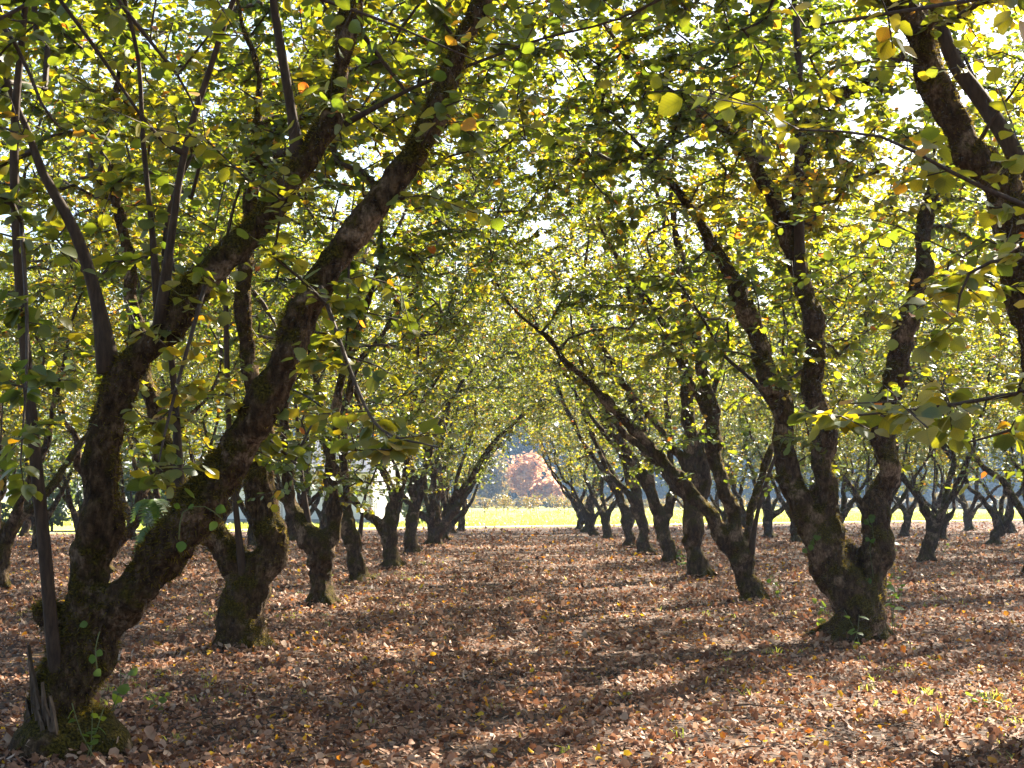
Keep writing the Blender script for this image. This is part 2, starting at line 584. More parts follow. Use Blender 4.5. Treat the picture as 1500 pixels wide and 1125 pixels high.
class Leaves:
    """arrays of leaves: origin O, axis A, side B, normal N, length L, cup, droop, tint"""

    def __init__(self, O, A, B, Nn, L, cup, droop, tint):
        self.O, self.A, self.B, self.N, self.L, self.cup, self.droop, self.tint = O, A, B, Nn, L, cup, droop, tint

    def sel(self, m):
        return Leaves(self.O[m], self.A[m], self.B[m], self.N[m], self.L[m], self.cup[m], self.droop[m], self.tint[m])

    def mesh(self, name, UV, faces, mat, smooth=True, uvattr=False):
        u, v = UV[:, 0][None], UV[:, 1][None]
        z = self.cup[:, None] * np.abs(v) - self.droop[:, None] * (u * u)
        L = self.L[:, None]
        V = (self.O[:, None] + (u * L)[..., None] * self.A[:, None] + (v * L)[..., None] * self.B[:, None]
             + (z * L)[..., None] * self.N[:, None]).reshape(-1, 3)
        n, k = len(self.O), len(UV)
        Fc = (np.arange(n)[:, None, None] * k + faces[None]).reshape(-1, faces.shape[1])
        pa = None
        if uvattr:
            pa = {'leafuv': np.tile(np.hstack([UV, np.zeros((k, 1))]), (n, 1))}
        return mesh_np(name, V, [Fc], mat, smooth, {'tint': np.repeat(self.tint, len(faces))}, pa)


def make_leaf_frames(rng, O, D, side_sign, up_jit=0.40, droop_bias=0.22):
    n = len(O)
    up = np.array([0, 0, 1.0])
    side = nrm(np.cross(D, up) + 1e-4) * side_sign[:, None]
    A = nrm(side * 0.8 + D * 0.55 + rng.normal(0, 0.35, (n, 3)) - up * droop_bias)
    N0 = up + rng.normal(0, up_jit, (n, 3))
    B = nrm(np.cross(N0, A))
    Nn = np.cross(A, B)
    return A, B, Nn


# leaf mesh variants for leaves that are objects of their own
LEAF_TINTS = [0.12, 0.28, 0.40, 0.50, 0.60, 0.70, 0.80, 0.92]
LEAF_VAR = {}


def leaf_variant(ti, k, mat, key):
    kk = (ti, k, key)
    if kk not in LEAF_VAR:
        cup = [0.30, -0.18, 0.10][k]
        dr = [0.10, 0.30, 0.22][k]
        one = Leaves(np.zeros((1, 3)), np.array([[1.0, 0, 0]]), np.array([[0, 1.0, 0]]), np.array([[0, 0, 1.0]]),
                     np.array([1.0]), np.array([cup]), np.array([dr]), np.array([LEAF_TINTS[ti] if key != 'weed' else ti / 7.0]))
        # a fuller, slightly toothed outline for the single leaves
        nu = 9
        us = np.linspace(0, 1, nu)
        prof = np.array([0.0, 0.27, 0.42, 0.475, 0.49, 0.455, 0.36, 0.20, 0.0])
        uv, tris = [], []
        for i in range(nu):
            uv.append((us[i] * 1.02, 0.0))
        for s in (1, -1):
            b = len(uv)
            for i in range(nu):
                tooth = 0.022 * (1 if i % 2 else -1) if 0 < i < nu - 1 else 0
                uv.append((us[i] * 1.02 - 0.02 * (prof[i] > 0.3), s * (prof[i] + tooth)))
            for i in range(nu - 1):
                q = [(i, i + 1, b + i + 1), (i, b + i + 1, b + i)]
                tris += [t if s > 0 else t[::-1] for t in q]
        LEAF_VAR[kk] = one.mesh('leaf', np.array(uv), np.array(tris), mat, True, True)
    return LEAF_VAR[kk]


def leaf_objects(lv, parent, origin, mat=None, key='hazel', name='leaf'):
    mat = mat or M_LEAFN
    for i in range(len(lv.O)):
        if key == 'weed':
            ti = int(np.clip(lv.tint[i] * 7.99, 0, 7))
        else:
            ti = int(np.argmin(np.abs(np.array(LEAF_TINTS) - lv.tint[i])))
        k = 0 if lv.cup[i] > 0.18 else (1 if lv.cup[i] < -0.05 else 2)
        o = bpy.data.objects.new(name, leaf_variant(ti, k, mat, key))
        L = lv.L[i]
        M = Matrix.Identity(4)
        for a, vec in enumerate((lv.A[i], lv.B[i], lv.N[i])):
            for r_ in range(3):
                M[r_][a] = vec[r_] * L
        for r_ in range(3):
            M[r_][3] = lv.O[i][r_] - origin[r_]
        link(o, parent)
        o.matrix_basis = M


# ------------------------------------------------------------------ hazel trees
VASE_Z = [1.4, 2.0, 2.8, 3.8, 5.0, 6.4, 7.8, 9.2, 10.2]
VASE_R = [0.8, 1.25, 1.75, 2.35, 3.15, 3.4, 3.1, 2.2, 0.6]


def sample_crown(rng, n, centre, seed, zmin=1.5, grow=1.0, low=1.0):
    out = []
    tot = 0
    while tot < n:
        m = n * 3
        z = rng.uniform(zmin, 10.2, m)
        rr = np.interp(z, VASE_Z, VASE_R) * (1 + (grow - 1) * np.clip((z - 3.8) / 1.5, 0, 1))
        keep = rng.uniform(0, 1, m) < (rr / 3.4) ** 2
        keep &= rng.uniform(0, 1, m) < np.interp(z, [1.5, 2.6, 3.2], [0.35 * low, 0.9, 1.0])
        z, rr = z[keep], rr[keep]
        a = rng.uniform(0, 2 * np.pi, len(z))
        r = rr * rng.uniform(0, 1, len(z)) ** 0.42
        hollow = (r < 0.62 * rr) & (z < 4.4) & (rng.random(len(z)) < 0.85)
        z, rr, a, r = z[~hollow], rr[~hollow], a[~hollow], r[~hollow]
        wob = 1 + 0.18 * np.sin(a * 2 + seed) + 0.10 * np.sin(a * 5 + 2 * seed)
        P = np.stack([centre[0] * np.clip(z / 5, 0, 1.2) + r * wob * np.cos(a),
                      centre[1] * np.clip(z / 5, 0, 1.2) + r * wob * np.sin(a), z], -1)
        P = P[(vnoise(P * 0.95 + seed * 7.3, 11) > 0.40) & (vnoise(P * 0.52 + seed * 3.3, 12) > 0.35)]
        out.append(P)
        tot += len(P)
    return np.vstack(out)[:n]


def grow_twigs(rng, nodes, tips):
    """join every tip to the nearest node of the growing skeleton.
    nodes (m,4). returns arrays of segments and the twig end path of each tip"""
    base = nodes[:, :3]
    d0 = np.array([np.min(np.sum((base - t) ** 2, 1)) for t in tips])
    order = np.argsort(d0)
    cap = len(base) + len(tips) * 14
    P = np.zeros((cap, 3))
    par = np.full(cap, -1)
    cost = np.zeros(cap)
    n = len(base)
    P[:n] = base
    rlimb = nodes[:, 3]
    m0 = n
    ends = []
    for ti in order:
        t = tips[ti]
        dd = P[:n] - t
        d = np.sqrt(np.sum(dd * dd, 1))
        c = d + 0.12 * cost[:n] + 0.5 * np.maximum(0, dd[:, 2])
        k = int(np.argmin(c))
        dist = d[k]
        a = P[k].copy()
        m = int(min(12, max(1, math.ceil(dist / 0.36))))
        f = (np.arange(1, m + 1) / m)[:, None]
        path = a + (t - a) * f
        path[:, 2] += 0.10 * dist * np.sin(np.pi * f[:, 0])
        if m > 1:
            path[:-1] += rng.normal(0, 0.025, (m - 1, 3))
        if n + m >= cap:
            break
        P[n:n + m] = path
        par[n] = k
        par[n + 1:n + m] = np.arange(n, n + m - 1)
        cost[n:n + m] = cost[k] + dist * f[:, 0]
        n += m
        ends.append((n - 1, dist))
    P, par = P[:n], par[:n]
    w = np.zeros(n)
    for e, _ in ends:
        w[e] += 0.0026 ** 2.05
    for i in range(n - 1, m0 - 1, -1):
        if par[i] >= m0:
            w[par[i]] += w[i]
    r = np.maximum(w, 1e-9) ** (1 / 2.05)
    r = np.minimum(r, 0.045)
    r[:m0] = rlimb
    idx = np.arange(m0, n)
    p0, p1 = P[par[idx]], P[idx]
    r1 = r[idx]
    r0 = np.minimum(np.where(par[idx] < m0, np.minimum(r1 * 1.5, rlimb[np.minimum(par[idx], m0 - 1)]), r[par[idx]]), r1 * 2.0)
    return p0, p1, r0, r1, P, par, ends, m0


def prism_mesh(name, p0, p1, r0, r1, mat):
    d = nrm(p1 - p0)
    ref = np.where(np.abs(d[:, 2:3]) > 0.9, np.array([[1.0, 0, 0]]), np.array([[0, 0, 1.0]]))
    u = nrm(np.cross(d, ref))
    w = np.cross(d, u)
    Vs, Qs, b = [], [], 0
    for mask, k in ((r1 < 0.007, 3), (r1 >= 0.007, 5)):
        if not mask.any():
            continue
        ang = np.arange(k) * 2 * np.pi / k
        off = np.cos(ang)[None, :, None] * u[mask][:, None] + np.sin(ang)[None, :, None] * w[mask][:, None]
        a = p0[mask][:, None] + off * r0[mask][:, None, None]
        c = p1[mask][:, None] + d[mask][:, None] * 0.01 + off * r1[mask][:, None, None]
        V = np.concatenate([a, c], 1).reshape(-1, 3)
        m = int(mask.sum())
        j = np.arange(k)
        q = np.stack([j, (j + 1) % k, k + (j + 1) % k, k + j], -1)
        Q = (np.arange(m)[:, None, None] * 2 * k + q[None]).reshape(-1, 4) + b
        Vs.append(V)
        Qs.append(Q)
        b += len(V)
    return mesh_np(name, np.vstack(Vs), Qs, mat, smooth=True)


def twig_leaves(rng, P, par, ends, m0, per_tip, seed, size=0.085, tint_shift=0.0):
    O, D, S = [], [], []
    for e, dist in ends:
        path = [P[e]]
        i = e
        ln = 0
        while par[i] >= 0 and ln < 0.75 and i >= m0:
            i = par[i]
            ln += np.linalg.norm(P[i] - path[-1])
            path.append(P[i])
        path = np.array(path)
        seg = np.linalg.norm(np.diff(path, axis=0), axis=1)
        cs = np.concatenate([[0], np.cumsum(seg)])
        lim = min(cs[-1], 0.72)
        k = int(per_tip * (0.75 + 0.5 * rng.random()))
        s = np.linspace(0, lim, k) + rng.uniform(-0.02, 0.02, k)
        s = np.clip(s, 0, cs[-1])
        q = np.stack([np.interp(s, cs, path[:, a]) for a in range(3)], -1)
        d = nrm(path[0] - path[min(2, len(path) - 1)] + 1e-5)
        O.append(q)
        D.append(np.tile(d, (k, 1)))
        S.append(np.where(np.arange(k) % 2 == 0, 1.0, -1.0))
    O, D, S = np.vstack(O), np.vstack(D), np.concatenate(S)
    n = len(O)
    A, B, Nn = make_leaf_frames(rng, O, D, S)
    O = O + A * rng.uniform(0.01, 0.035, n)[:, None]
    L = size * np.clip(rng.lognormal(0, 0.24, n), 0.5, 1.5)
    t = 0.42 + tint_shift + 0.55 * (vnoise(O * 0.8 + seed * 3.1, 5) - 0.5) + rng.normal(0, 0.13, n)
    t = np.where(rng.random(n) < 0.02, rng.uniform(0.88, 1.0, n), np.clip(t, 0.02, 0.90))
    return Leaves(O, A, B, Nn, L, rng.normal(0.12, 0.2, n), rng.uniform(0.02, 0.38, n), t)


def wander(P, amp, seed):
    """gnarl a limb: slow sideways wander and lumpy radius"""
    Q = P.copy()
    s = np.concatenate([[0], np.cumsum(np.linalg.norm(np.diff(P[:, :3], axis=0), axis=1))])
    z0 = np.zeros_like(s)
    fade = np.clip(s / 0.3, 0, 1)
    for a in range(3):
        Q[:, a] += fade * amp * P[:, 3] * 2.2 * (vnoise(np.stack([s * 2.6, z0 + 5.3 * a, z0 + seed], -1), 21) - 0.5)
    Q[:, 3] *= 1 + 0.34 * (vnoise(np.stack([s * 4.5, z0 + 31.7, z0 + seed], -1), 22) - 0.45)
    return Q


def trunk_mesh(name, limbs, mound, voxel, seed, roots=5, mat=None):
    """one continuous gnarled surface from limb paths (lists of x,y,z,r in tree coordinates)"""
    rng = np.random.default_rng(seed)
    paths = []
    for li, l in enumerate(limbs):
        p = catmull(l, 0.06)
        paths.append(wander(p, 0.55, seed * 3.7 + li * 1.9))
    r_base = max(l[0][3] for l in limbs)
    for k in range(roots):
        a = 2 * math.pi * (k + rng.uniform(-0.3, 0.3)) / max(roots, 1)
        ln = rng.uniform(1.15, 1.7) * r_base
        ca, sa = math.cos(a), math.sin(a)
        paths.append(catmull([(0.15 * r_base * ca, 0.15 * r_base * sa, 1.2 * r_base, 0.42 * r_base),
                              (0.66 * r_base * ca, 0.66 * r_base * sa, 0.50 * r_base, 0.34 * r_base),
                              (ln * ca, ln * sa, 0.0, 0.18 * r_base),
                              ((ln + .14) * ca, (ln + .14) * sa, -0.13, 0.08 * r_base)], 0.06))
    parts = [tube(p, 12) for p in paths]
    if mound:
        mr, mh = mound
        nlat, nlon = 8, 18
        V, Q = [], []
        for i in range(nlat + 1):
            th = math.pi * i / nlat
            for j in range(nlon):
                ph = 2 * math.pi * j / nlon
                w = 1 + 0.12 * math.sin(3 * ph + seed) + 0.08 * math.sin(5 * ph + 2 * seed)
                V.append((mr * w * math.sin(th) * math.cos(ph), mr * w * math.sin(th) * math.sin(ph), mh * math.cos(th) * (1 if i < 4 else 0.6)))
        for i in range(nlat):
            for j in range(nlon):
                k = (j + 1) % nlon
                Q.append((i * nlon + j, (i + 1) * nlon + j, (i + 1) * nlon + k, i * nlon + k))
        parts.append((np.array(V), np.array(Q), np.zeros((0, 3), int)))
    V, Q, T = join_parts(parts)
    me = mesh_np('tmp', V, [Q, T])
    o = bpy.data.objects.new('tmp', me)
    COL.objects.link(o)
    md = o.modifiers.new('r', 'REMESH')
    md.mode = 'VOXEL'
    md.voxel_size = voxel
    md.use_smooth_shade = True
    sm = o.modifiers.new('s', 'SMOOTH')
    sm.factor = 0.5
    sm.iterations = 3
    dg = bpy.context.evaluated_depsgraph_get()
    dg.update()
    out = bpy.data.meshes.new_from_object(o.evaluated_get(dg))
    bpy.data.objects.remove(o)
    bpy.data.meshes.remove(me)
    out.name = name
    n = len(out.vertices)
    co = np.empty(n * 3, np.float32)
    out.vertices.foreach_get('co', co)
    co = co.reshape(-1, 3).astype(float)
    no = np.empty(n * 3, np.float32)
    out.vertex_normals.foreach_get('vector', no)
    no = no.reshape(-1, 3)
    allp = np.vstack(paths)
    kd = kdtree.KDTree(len(allp))
    for i, p in enumerate(allp):
        kd.insert(p[:3], i)
    kd.balance()
    rr = np.array([allp[kd.find(c)[1], 3] for c in co])
    amp = np.minimum(rr * 0.42, 0.055)
    d = (vnoise(co * 6.0 + seed, 1) - 0.5) * 1.0 + (vnoise(co * np.array([15, 15, 7.0]) + seed, 2) - 0.5) * 0.75 \
        + (vnoise(co * np.array([30, 30, 16.0]) + seed, 3) - 0.5) * 0.65
    d = d + 0.35 * np.maximum(0, vnoise(co * 3.2 + seed * 2, 4) - 0.62) / 0.38 * 2 - 0.12
    co = co + no * (amp * d)[:, None]
    out.vertices.foreach_set('co', co.astype(np.float32).ravel())
    out.polygons.foreach_set('use_smooth', np.ones(len(out.polygons), dtype=bool))
    out.materials.clear()
    out.materials.append(mat or M_BARK)
    out.update()
    return out, paths


def moss_mesh(name, trunk, n, seed):
    rng = np.random.default_rng(seed)
    me = trunk
    npol = len(me.polygons)
    c = np.empty(npol * 3, np.float32)
    me.polygons.foreach_get('center', c)
    c = c.reshape(-1, 3).astype(float)
    no = np.empty(npol * 3, np.float32)
    me.polygons.foreach_get('normal', no)
    no = no.reshape(-1, 3).astype(float)
    w = (vnoise(c * 2.4 + seed, 8) > 0.44) * (0.35 + np.clip(no[:, 2] + 0.35, 0, 1)) * (0.3 + vnoise(c * 9 + seed, 9))
    w = w / w.sum()
    pick = rng.choice(npol, n, p=w)
    O = c[pick] + rng.normal(0, 0.008, (n, 3))
    Nn = no[pick]
    D = nrm(Nn + rng.normal(0, 0.55, (n, 3)) - np.array([0, 0, 0.25]))
    L = rng.uniform(0.015, 0.045, n)
    B = nrm(np.cross(D, rng.normal(0, 1, (n, 3))))
    V = np.stack([O - Nn * 0.006 - B * 0.0045, O - Nn * 0.006 + B * 0.0045, O + D * L[:, None]], 1).reshape(-1, 3)
    T = np.arange(n * 3).reshape(-1, 3)
    return mesh_np(name, V, [T], M_MOSS, False, {'tint': rng.random(n)})


def limb_nodes(paths, n_limbs, zmin=1.35):
    out = []
    for p in paths[:n_limbs]:
        q = p[::3]
        out.append(q[q[:, 2] > zmin])
    return np.vstack(out)


def extend(l, ln, rng, up=0.6, out=0.0):
    """let a limb run on beyond its last point, tapering"""
    l = [tuple(p) for p in l]
    a, b = np.array(l[-2][:3]), np.array(l[-1][:3])
    d = nrm(b - a)
    r = l[-1][3]
    p = b
    k = max(2, int(ln / 0.5))
    for i in range(k):
        d = nrm(d + np.array([0, 0, up * 0.25]) + rng.normal(0, 0.16, 3))
        p = p + d * ln / k
        if p[2] > 9.2:
            break
        r = max(0.012, r * 0.80)
        l.append((*p, r))
    return l


def px_limb(pts, Y0, base, slim=1.0):
    """photo trace (px, py, width_px, depth offset) -> tree coordinates"""
    out = []
    for q in pts:
        px, py, w = q[:3]
        Y = Y0 + (q[3] if len(q) > 3 else 0.0)
        p = at(px, py, Y)
        out.append((p[0] - base[0], p[1] - base[1], p[2], 0.405 * slim * w * Y / F))
    return out


def shoot_obj(pts, parent, name='shoot', mat=None):
    P = catmull(pts, 0.12)
    V, Q, T = tube(P, 8)
    return obj(name, mesh_np(name, V, [Q, T], mat or M_SHOOT, smooth=True), parent)


GROUP = 'hazel trees of the orchard'


def build_crown(root, base, nodes, n_tips, per_tip, seed, hq=False, own_leaves=0, extra_tips=None, keep=None,
                grow=1.0, centre=None, low=1.0, tint_shift=0.0, size=0.069, zmin=1.5, open_front=0.0):
    rng = np.random.default_rng(seed)
    if centre is None:
        top = nodes[nodes[:, 2] > 2.5]
        centre = top[:, :2].mean(0) * 0.55 if len(top) else np.zeros(2)
    tips = sample_crown(rng, n_tips, centre, seed, zmin, grow, low)
    if keep is not None:
        tips = tips[keep(tips + np.array(base))]
    if open_front:       # the side towards the aisle's near end was pruned: fewer twigs there
        tips = tips[~((tips[:, 1] < -0.25) & (tips[:, 2] < 4.3) & (rng.random(len(tips)) < open_front))]
    if extra_tips is not None:
        tips = np.vstack([tips, extra_tips])
    p0, p1, r0, r1, P, par, ends, m0 = grow_twigs(rng, nodes, tips)
    o = obj('twig_growth', prism_mesh('twig_growth', p0, p1, r0, r1, M_TWIG), root)
    tag(o, kind='stuff')
    lv = twig_leaves(rng, P, par, ends, m0, per_tip, seed, size, tint_shift)
    # nothing grows right in front of the lens
    W = lv.O + np.array(base)
    far = np.linalg.norm(W - np.array([0, 0, CAMZ]), axis=1) > 3.4
    lv = lv.sel(far)
    if own_leaves:
        W = lv.O + np.array(base)
        x, y, fw = project(W)
        sz = lv.L * F / fw * np.where((x > 0) & (x < 1500) & (y > 0) & (y < 1125), 1, 0)
        order = np.argsort(-sz)
        top = order[:own_leaves]
        top = top[sz[top] > 6]
        m = np.zeros(len(lv.O), bool)
        m[top] = True
        leaf_objects(lv.sel(m), root, np.zeros(3))
        lv = lv.sel(~m)
    if hq:
        x, y, fw = project(lv.O + np.array(base))
        big = (lv.L * F / fw > 15) & (x > -40) & (x < 1540) & (y > -40)
        if big.any():
            tag(obj('crown', lv.sel(big).mesh('crown', HQ_UV, HQ_T, M_LEAFN, True, True), root), kind='stuff')
        lv = lv.sel(~big)
    x, y, fw = project(lv.O + np.array(base))
    shown = (lv.L * F / fw > 6.5) & (x > -60) & (x < 1560) & (y > -60) & (base[1] < 19)
    if shown.any():
        tag(obj('crown', lv.sel(shown).mesh('crown', LQ_UV, LQ_Q, M_LEAF), root), kind='stuff')
        lv = lv.sel(~shown)
    me = lv.mesh('crown', KQ_UV, KQ_T, M_LEAF)
    c = obj('crown', me, root)
    tag(c, kind='stuff')
    return c


def bough(pts, n, spread, rng):
    """tips scattered along a drooping bough"""
    P = catmull([(*p, 0.01) for p in pts], 0.05)[:, :3]
    i = rng.integers(0, len(P), n)
    return P[i] + rng.normal(0, 1, (n, 3)) * np.array(spread)


def hero_tree(label, base_px, limb_px, shoots_px=(), mound=None, voxel=0.03, seed=1, tips=2444, per_tip=11, hq=False,
              own=0, moss=0, runs=3.2, boughs=(), stub_px=(), dead=None, **kw):
    g = ground_at(*base_px)
    base = (g[0], g[1], 0.0)
    root = empty('hazel_tree', base, label, 'tree', GROUP)
    rng = np.random.default_rng(seed * 13 + 5)
    limbs = [px_limb(l, g[1], base, 1.0 if g[1] < 19 else 0.86) for l in limb_px]
    lows = [l for l in limbs]
    # limbs that carry the crown run on above the picture
    full = []
    for l in lows:
        full.append(extend(l, runs, rng) if l[-1][2] > 1.6 else l)
    stubs = [px_limb(l, g[1], base) for l in stub_px]
    me, paths = trunk_mesh('trunk', full + stubs, mound, voxel, seed)
    obj('trunk', me, root)
    nodes = limb_nodes(paths, len(full))
    extra = []
    for s in shoots_px:
        pts = px_limb(s, g[1], base, 0.85)
        pts[0] = (*pts[0][:3], pts[0][3] * 1.5)
        if pts[-1][2] > 2.2:
            pts = extend(pts, 0.9, rng)
        shoot_obj(pts, root)
        q = catmull(pts, 0.2)
        q = q[q[:, 2] > 1.9]
        if len(q):
            nodes = np.vstack([nodes, q])
    for pts, n, spread in boughs:
        pts = [at(*p) - np.array(base) for p in pts]
        q = catmull([(*p, 0.012 - 0.007 * i / max(1, len(pts) - 1)) for i, p in enumerate(pts)], 0.15)
        shoot_obj([(*p, 0.014 - 0.010 * i / max(1, len(pts) - 1)) for i, p in enumerate(pts)], root, 'branch', M_TWIG)
        nodes = np.vstack([nodes, q])
        extra.append(bough(pts, n, spread, rng))
    if moss:
        mo = obj('moss', moss_mesh('moss', me, moss, seed), root)
        tag(mo, kind='stuff')
    build_crown(root, base, nodes, tips, per_tip, seed + 100, hq=hq, own_leaves=own,
                extra_tips=np.vstack(extra) if extra else None, **kw)
    return root


# --- the big leaning tree at the near end of the shed-side row
L1 = hero_tree(
    'big gnarled hazel with mossy foot, split pale wood and limb leaning across the aisle', (105, 1094),
    [[(90, 1112, 124), (84, 1040, 118), (88, 985, 112), (110, 930, 92), (128, 860, 74), (136, 780, 70), (158, 670, 66), (176, 575, 66),
      (205, 520, 62), (268, 452, 58), (345, 368, 54), (412, 285, 50), (455, 222, 46), (492, 160, 42), (506, 95, 34), (510, 20, 30), (512, -60, 27)],
     [(112, 1000, 88), (150, 918, 86, -.05), (208, 862, 80, -.1), (252, 790, 88, -.15), (325, 695, 82, -.2), (390, 590, 66, -.25), (432, 490, 62, -.3),
      (492, 378, 56, -.3), (562, 278, 50, -.3), (622, 188, 46, -.3), (668, 80, 40, -.3), (706, 0, 38, -.3), (735, -90, 34, -.3)]],
    [[(92, 1010, 26, -.04), (80, 965, 30, -.15), (64, 790, 28, -.24), (47, 620, 26, -.25), (28, 400, 22, -.25), (21, 200, 19, -.25), (38, 0, 14, -.25), (48, -80, 12, -.25)],
     [(160, 545, 36), (142, 440, 30), (110, 340, 25), (62, 252, 20), (40, 190, 15), (10, 120, 12)],
     [(234, 478, 22, -.05), (252, 340, 17, -.1), (272, 215, 15, -.1), (308, 100, 13, -.1), (342, 0, 12, -.1)],
     [(232, 455, 15, .1), (222, 330, 13, .15), (209, 200, 11, .15), (203, 90, 9, .15)],
     [(271, 225, 12, -.1), (240, 208, 9, -.12), (200, 160, 7, -.12)],
     [(263, 742, 18, -.1), (258, 610, 16, .1), (249, 500, 14, .15), (240, 400, 12, .2)],
     [(438, 236, 26), (428, 170, 22), (413, 80, 20), (400, 0, 17), (396, -60, 15)],
     [(505, 182, 10, -.1), (590, 136, 9, -.2), (640, 114, 8, -.2), (740, 76, 7, -.2), (800, 55, 6, -.2), (905, 28, 5, -.2)]],
    mound=(0.36, 0.24), voxel=0.022, seed=2, tips=3654, per_tip=11, hq=True, own=300, moss=16000, size=0.073, open_front=0.75,
    stub_px=[[(96, 930, 60), (72, 900, 52, .02), (60, 885, 44, .02)]],
    boughs=[([(470, 420, 8.4), (520, 560, 7.9), (560, 630, 7.4), (640, 655, 6.9)], 12, (0.22, 0.3, 0.10)),
            ([(300, 420, 8.6), (250, 600, 8.2), (230, 690, 8.0)], 16, (0.2, 0.25, 0.1)),
            ([(30, 300, 8.3), (40, 500, 7.6), (30, 680, 7.2)], 16, (0.15, 0.25, 0.1))])
# pale split wood at its foot
wood = MB()
rngw = random.Random(4)
off = np.array(L1.location)
SLIVERS = [(47, 945, 3.6, .0), (52, 985, 4.2, -.04), (58, 1012, 4.5, -.09), (65, 1000, 3.6, -.12), (71, 1034, 4.0, -.14), (42, 1025, 4.0, .02), (77, 1020, 3.4, -.16), (62, 1040, 4.4, -.13)]
for x0, top, w, dy_ in SLIVERS:
    Yk = 8.73 + dy_
    pts = []
    for f, ww in ((0, 1.0), (0.35, 0.9), (0.7, 0.6), (1.0, 0.12)):
        py = 1098 + (top - 1098) * f
        pts.append((x0 + 8 - 14 * f + rngw.uniform(-1.5, 1.5), py, w * ww, Yk + 0.15 - 0.15 * min(1.0, f * 2.2) + 0.03 * f))
    ring = []
    for px, py, ww, Yq in pts:
        a, b = at(px - ww, py, Yq) - off, at(px + ww, py, Yq) - off
        ring.append([a, b, b + np.array([0.0, .05, 0]), a + np.array([0, .05, 0])])
    vv = [p for r_ in ring for p in r_]
    ff = [(3, 2, 1, 0), (12, 13, 14, 15)]
    for q in range(3):
        for e in range(4):
            ff.append((q * 4 + e, q * 4 + (e + 1) % 4, q * 4 + 4 + (e + 1) % 4, q * 4 + 4 + e))
    wood.add(vv, ff)
o = obj('split_wood', wood.mesh('split_wood', M_DEAD), L1)
o['label'] = 'pale torn dead wood at the foot of the trunk'

# --- second tree of the shed-side row
L2 = hero_tree(
    'hazel with stout straight trunk and goblet fork, second along the shed-side aisle row', (355, 948),
    [[(355, 958, 92), (352, 905, 74), (350, 860, 74), (322, 812, 62), (285, 765, 52), (245, 700, 44), (226, 620, 38), (214, 540, 32), (196, 440, 26), (180, 330, 22), (160, 250, 18)],
     [(356, 900, 70), (366, 845, 62), (392, 800, 54), (384, 740, 50), (374, 650, 44), (362, 540, 36), (358, 430, 32), (366, 360, 26), (372, 250, 22)]],
    [[(357, 856, 15, -.12), (347, 760, 13, -.15), (336, 640, 12, -.15), (331, 470, 11, -.1), (330, 380, 9)],
     [(372, 700, 14, .1), (364, 560, 13, .1), (363, 400, 11, .1)]],
    mound=(0.30, 0.14), voxel=0.028, seed=3, low=2.4, zmin=1.3, tips=3225, per_tip=11, hq=True, own=120, moss=7000, open_front=0.5,
    stub_px=[[(352, 870, 60), (365, 845, 34)]],
    boughs=[([(380, 620, 14.5), (420, 690, 13.8), (450, 720, 13.2)], 22, (0.35, 0.4, 0.15))])
L3 = hero_tree(
    'hazel with a thick hollow trunk, third along the shed-side aisle row', (470, 887),
    [[(470, 894, 66), (462, 850, 50), (464, 800, 58), (446, 768, 42), (424, 735, 30), (418, 690, 26), (412, 620, 22), (430, 540, 20), (450, 470, 16)],
     [(466, 830, 54), (482, 785, 36), (492, 752, 26), (486, 690, 24), (496, 600, 20), (510, 520, 17), (540, 440, 15), (560, 380, 12)]],
    [[(452, 770, 10), (440, 680, 8), (430, 560, 7)]], mound=(0.24, 0.10), voxel=0.032, seed=4, grow=1.13, low=2.4, zmin=1.3, tips=2810, per_tip=11)
L4 = hero_tree(
    'hazel with swaying trunk leaning to the shed, fourth along the shed-side aisle row', (527, 853),
    [[(528, 858, 50), (524, 825, 36), (516, 790, 38), (500, 755, 32), (488, 715, 26), (482, 660, 22), (470, 590, 18), (455, 520, 15)],
     [(518, 790, 34), (508, 745, 22), (504, 690, 20), (502, 620, 18), (520, 540, 15), (560, 490, 12)]],
    [[(527, 786, 8, 1.0), (532, 745, 7, 1.0), (540, 700, 6, 1.0)]], mound=(0.25, 0.1), voxel=0.034, seed=5, grow=1.13, low=1.9, zmin=1.5, open_front=0.2, tips=2669, per_tip=11)
L5 = hero_tree(
    'round-footed hazel with three spreading limbs, fifth along the shed-side aisle row', (576, 832),
    [[(576, 838, 36), (574, 800, 26), (568, 783, 26), (548, 762, 18), (524, 738, 17), (506, 716, 15), (490, 680, 13)],
     [(574, 798, 26), (572, 760, 21), (576, 730, 19), (562, 690, 17), (540, 650, 14), (530, 600, 12)],
     [(576, 795, 24), (584, 750, 18), (590, 710, 15), (600, 650, 12), (620, 590, 10), (650, 540, 9)]],
    mound=(0.30, 0.22), voxel=0.034, seed=6, grow=1.13, low=1.9, zmin=1.5, open_front=0.2, tips=2298, per_tip=11)
L6 = hero_tree(
    'hazel with a straight dark column of a trunk, sixth along the shed-side aisle row', (606, 812),
    [[(606, 818, 32), (605, 780, 25), (604, 740, 21), (603, 700, 20), (600, 650, 17), (606, 590, 14), (620, 530, 12)],
     [(606, 770, 20), (614, 730, 14), (622, 690, 12), (640, 630, 10), (670, 570, 8)]],
    mound=(0.25, 0.1), voxel=0.036, seed=7, grow=1.13, low=1.2, zmin=1.5, tips=2298, per_tip=11)
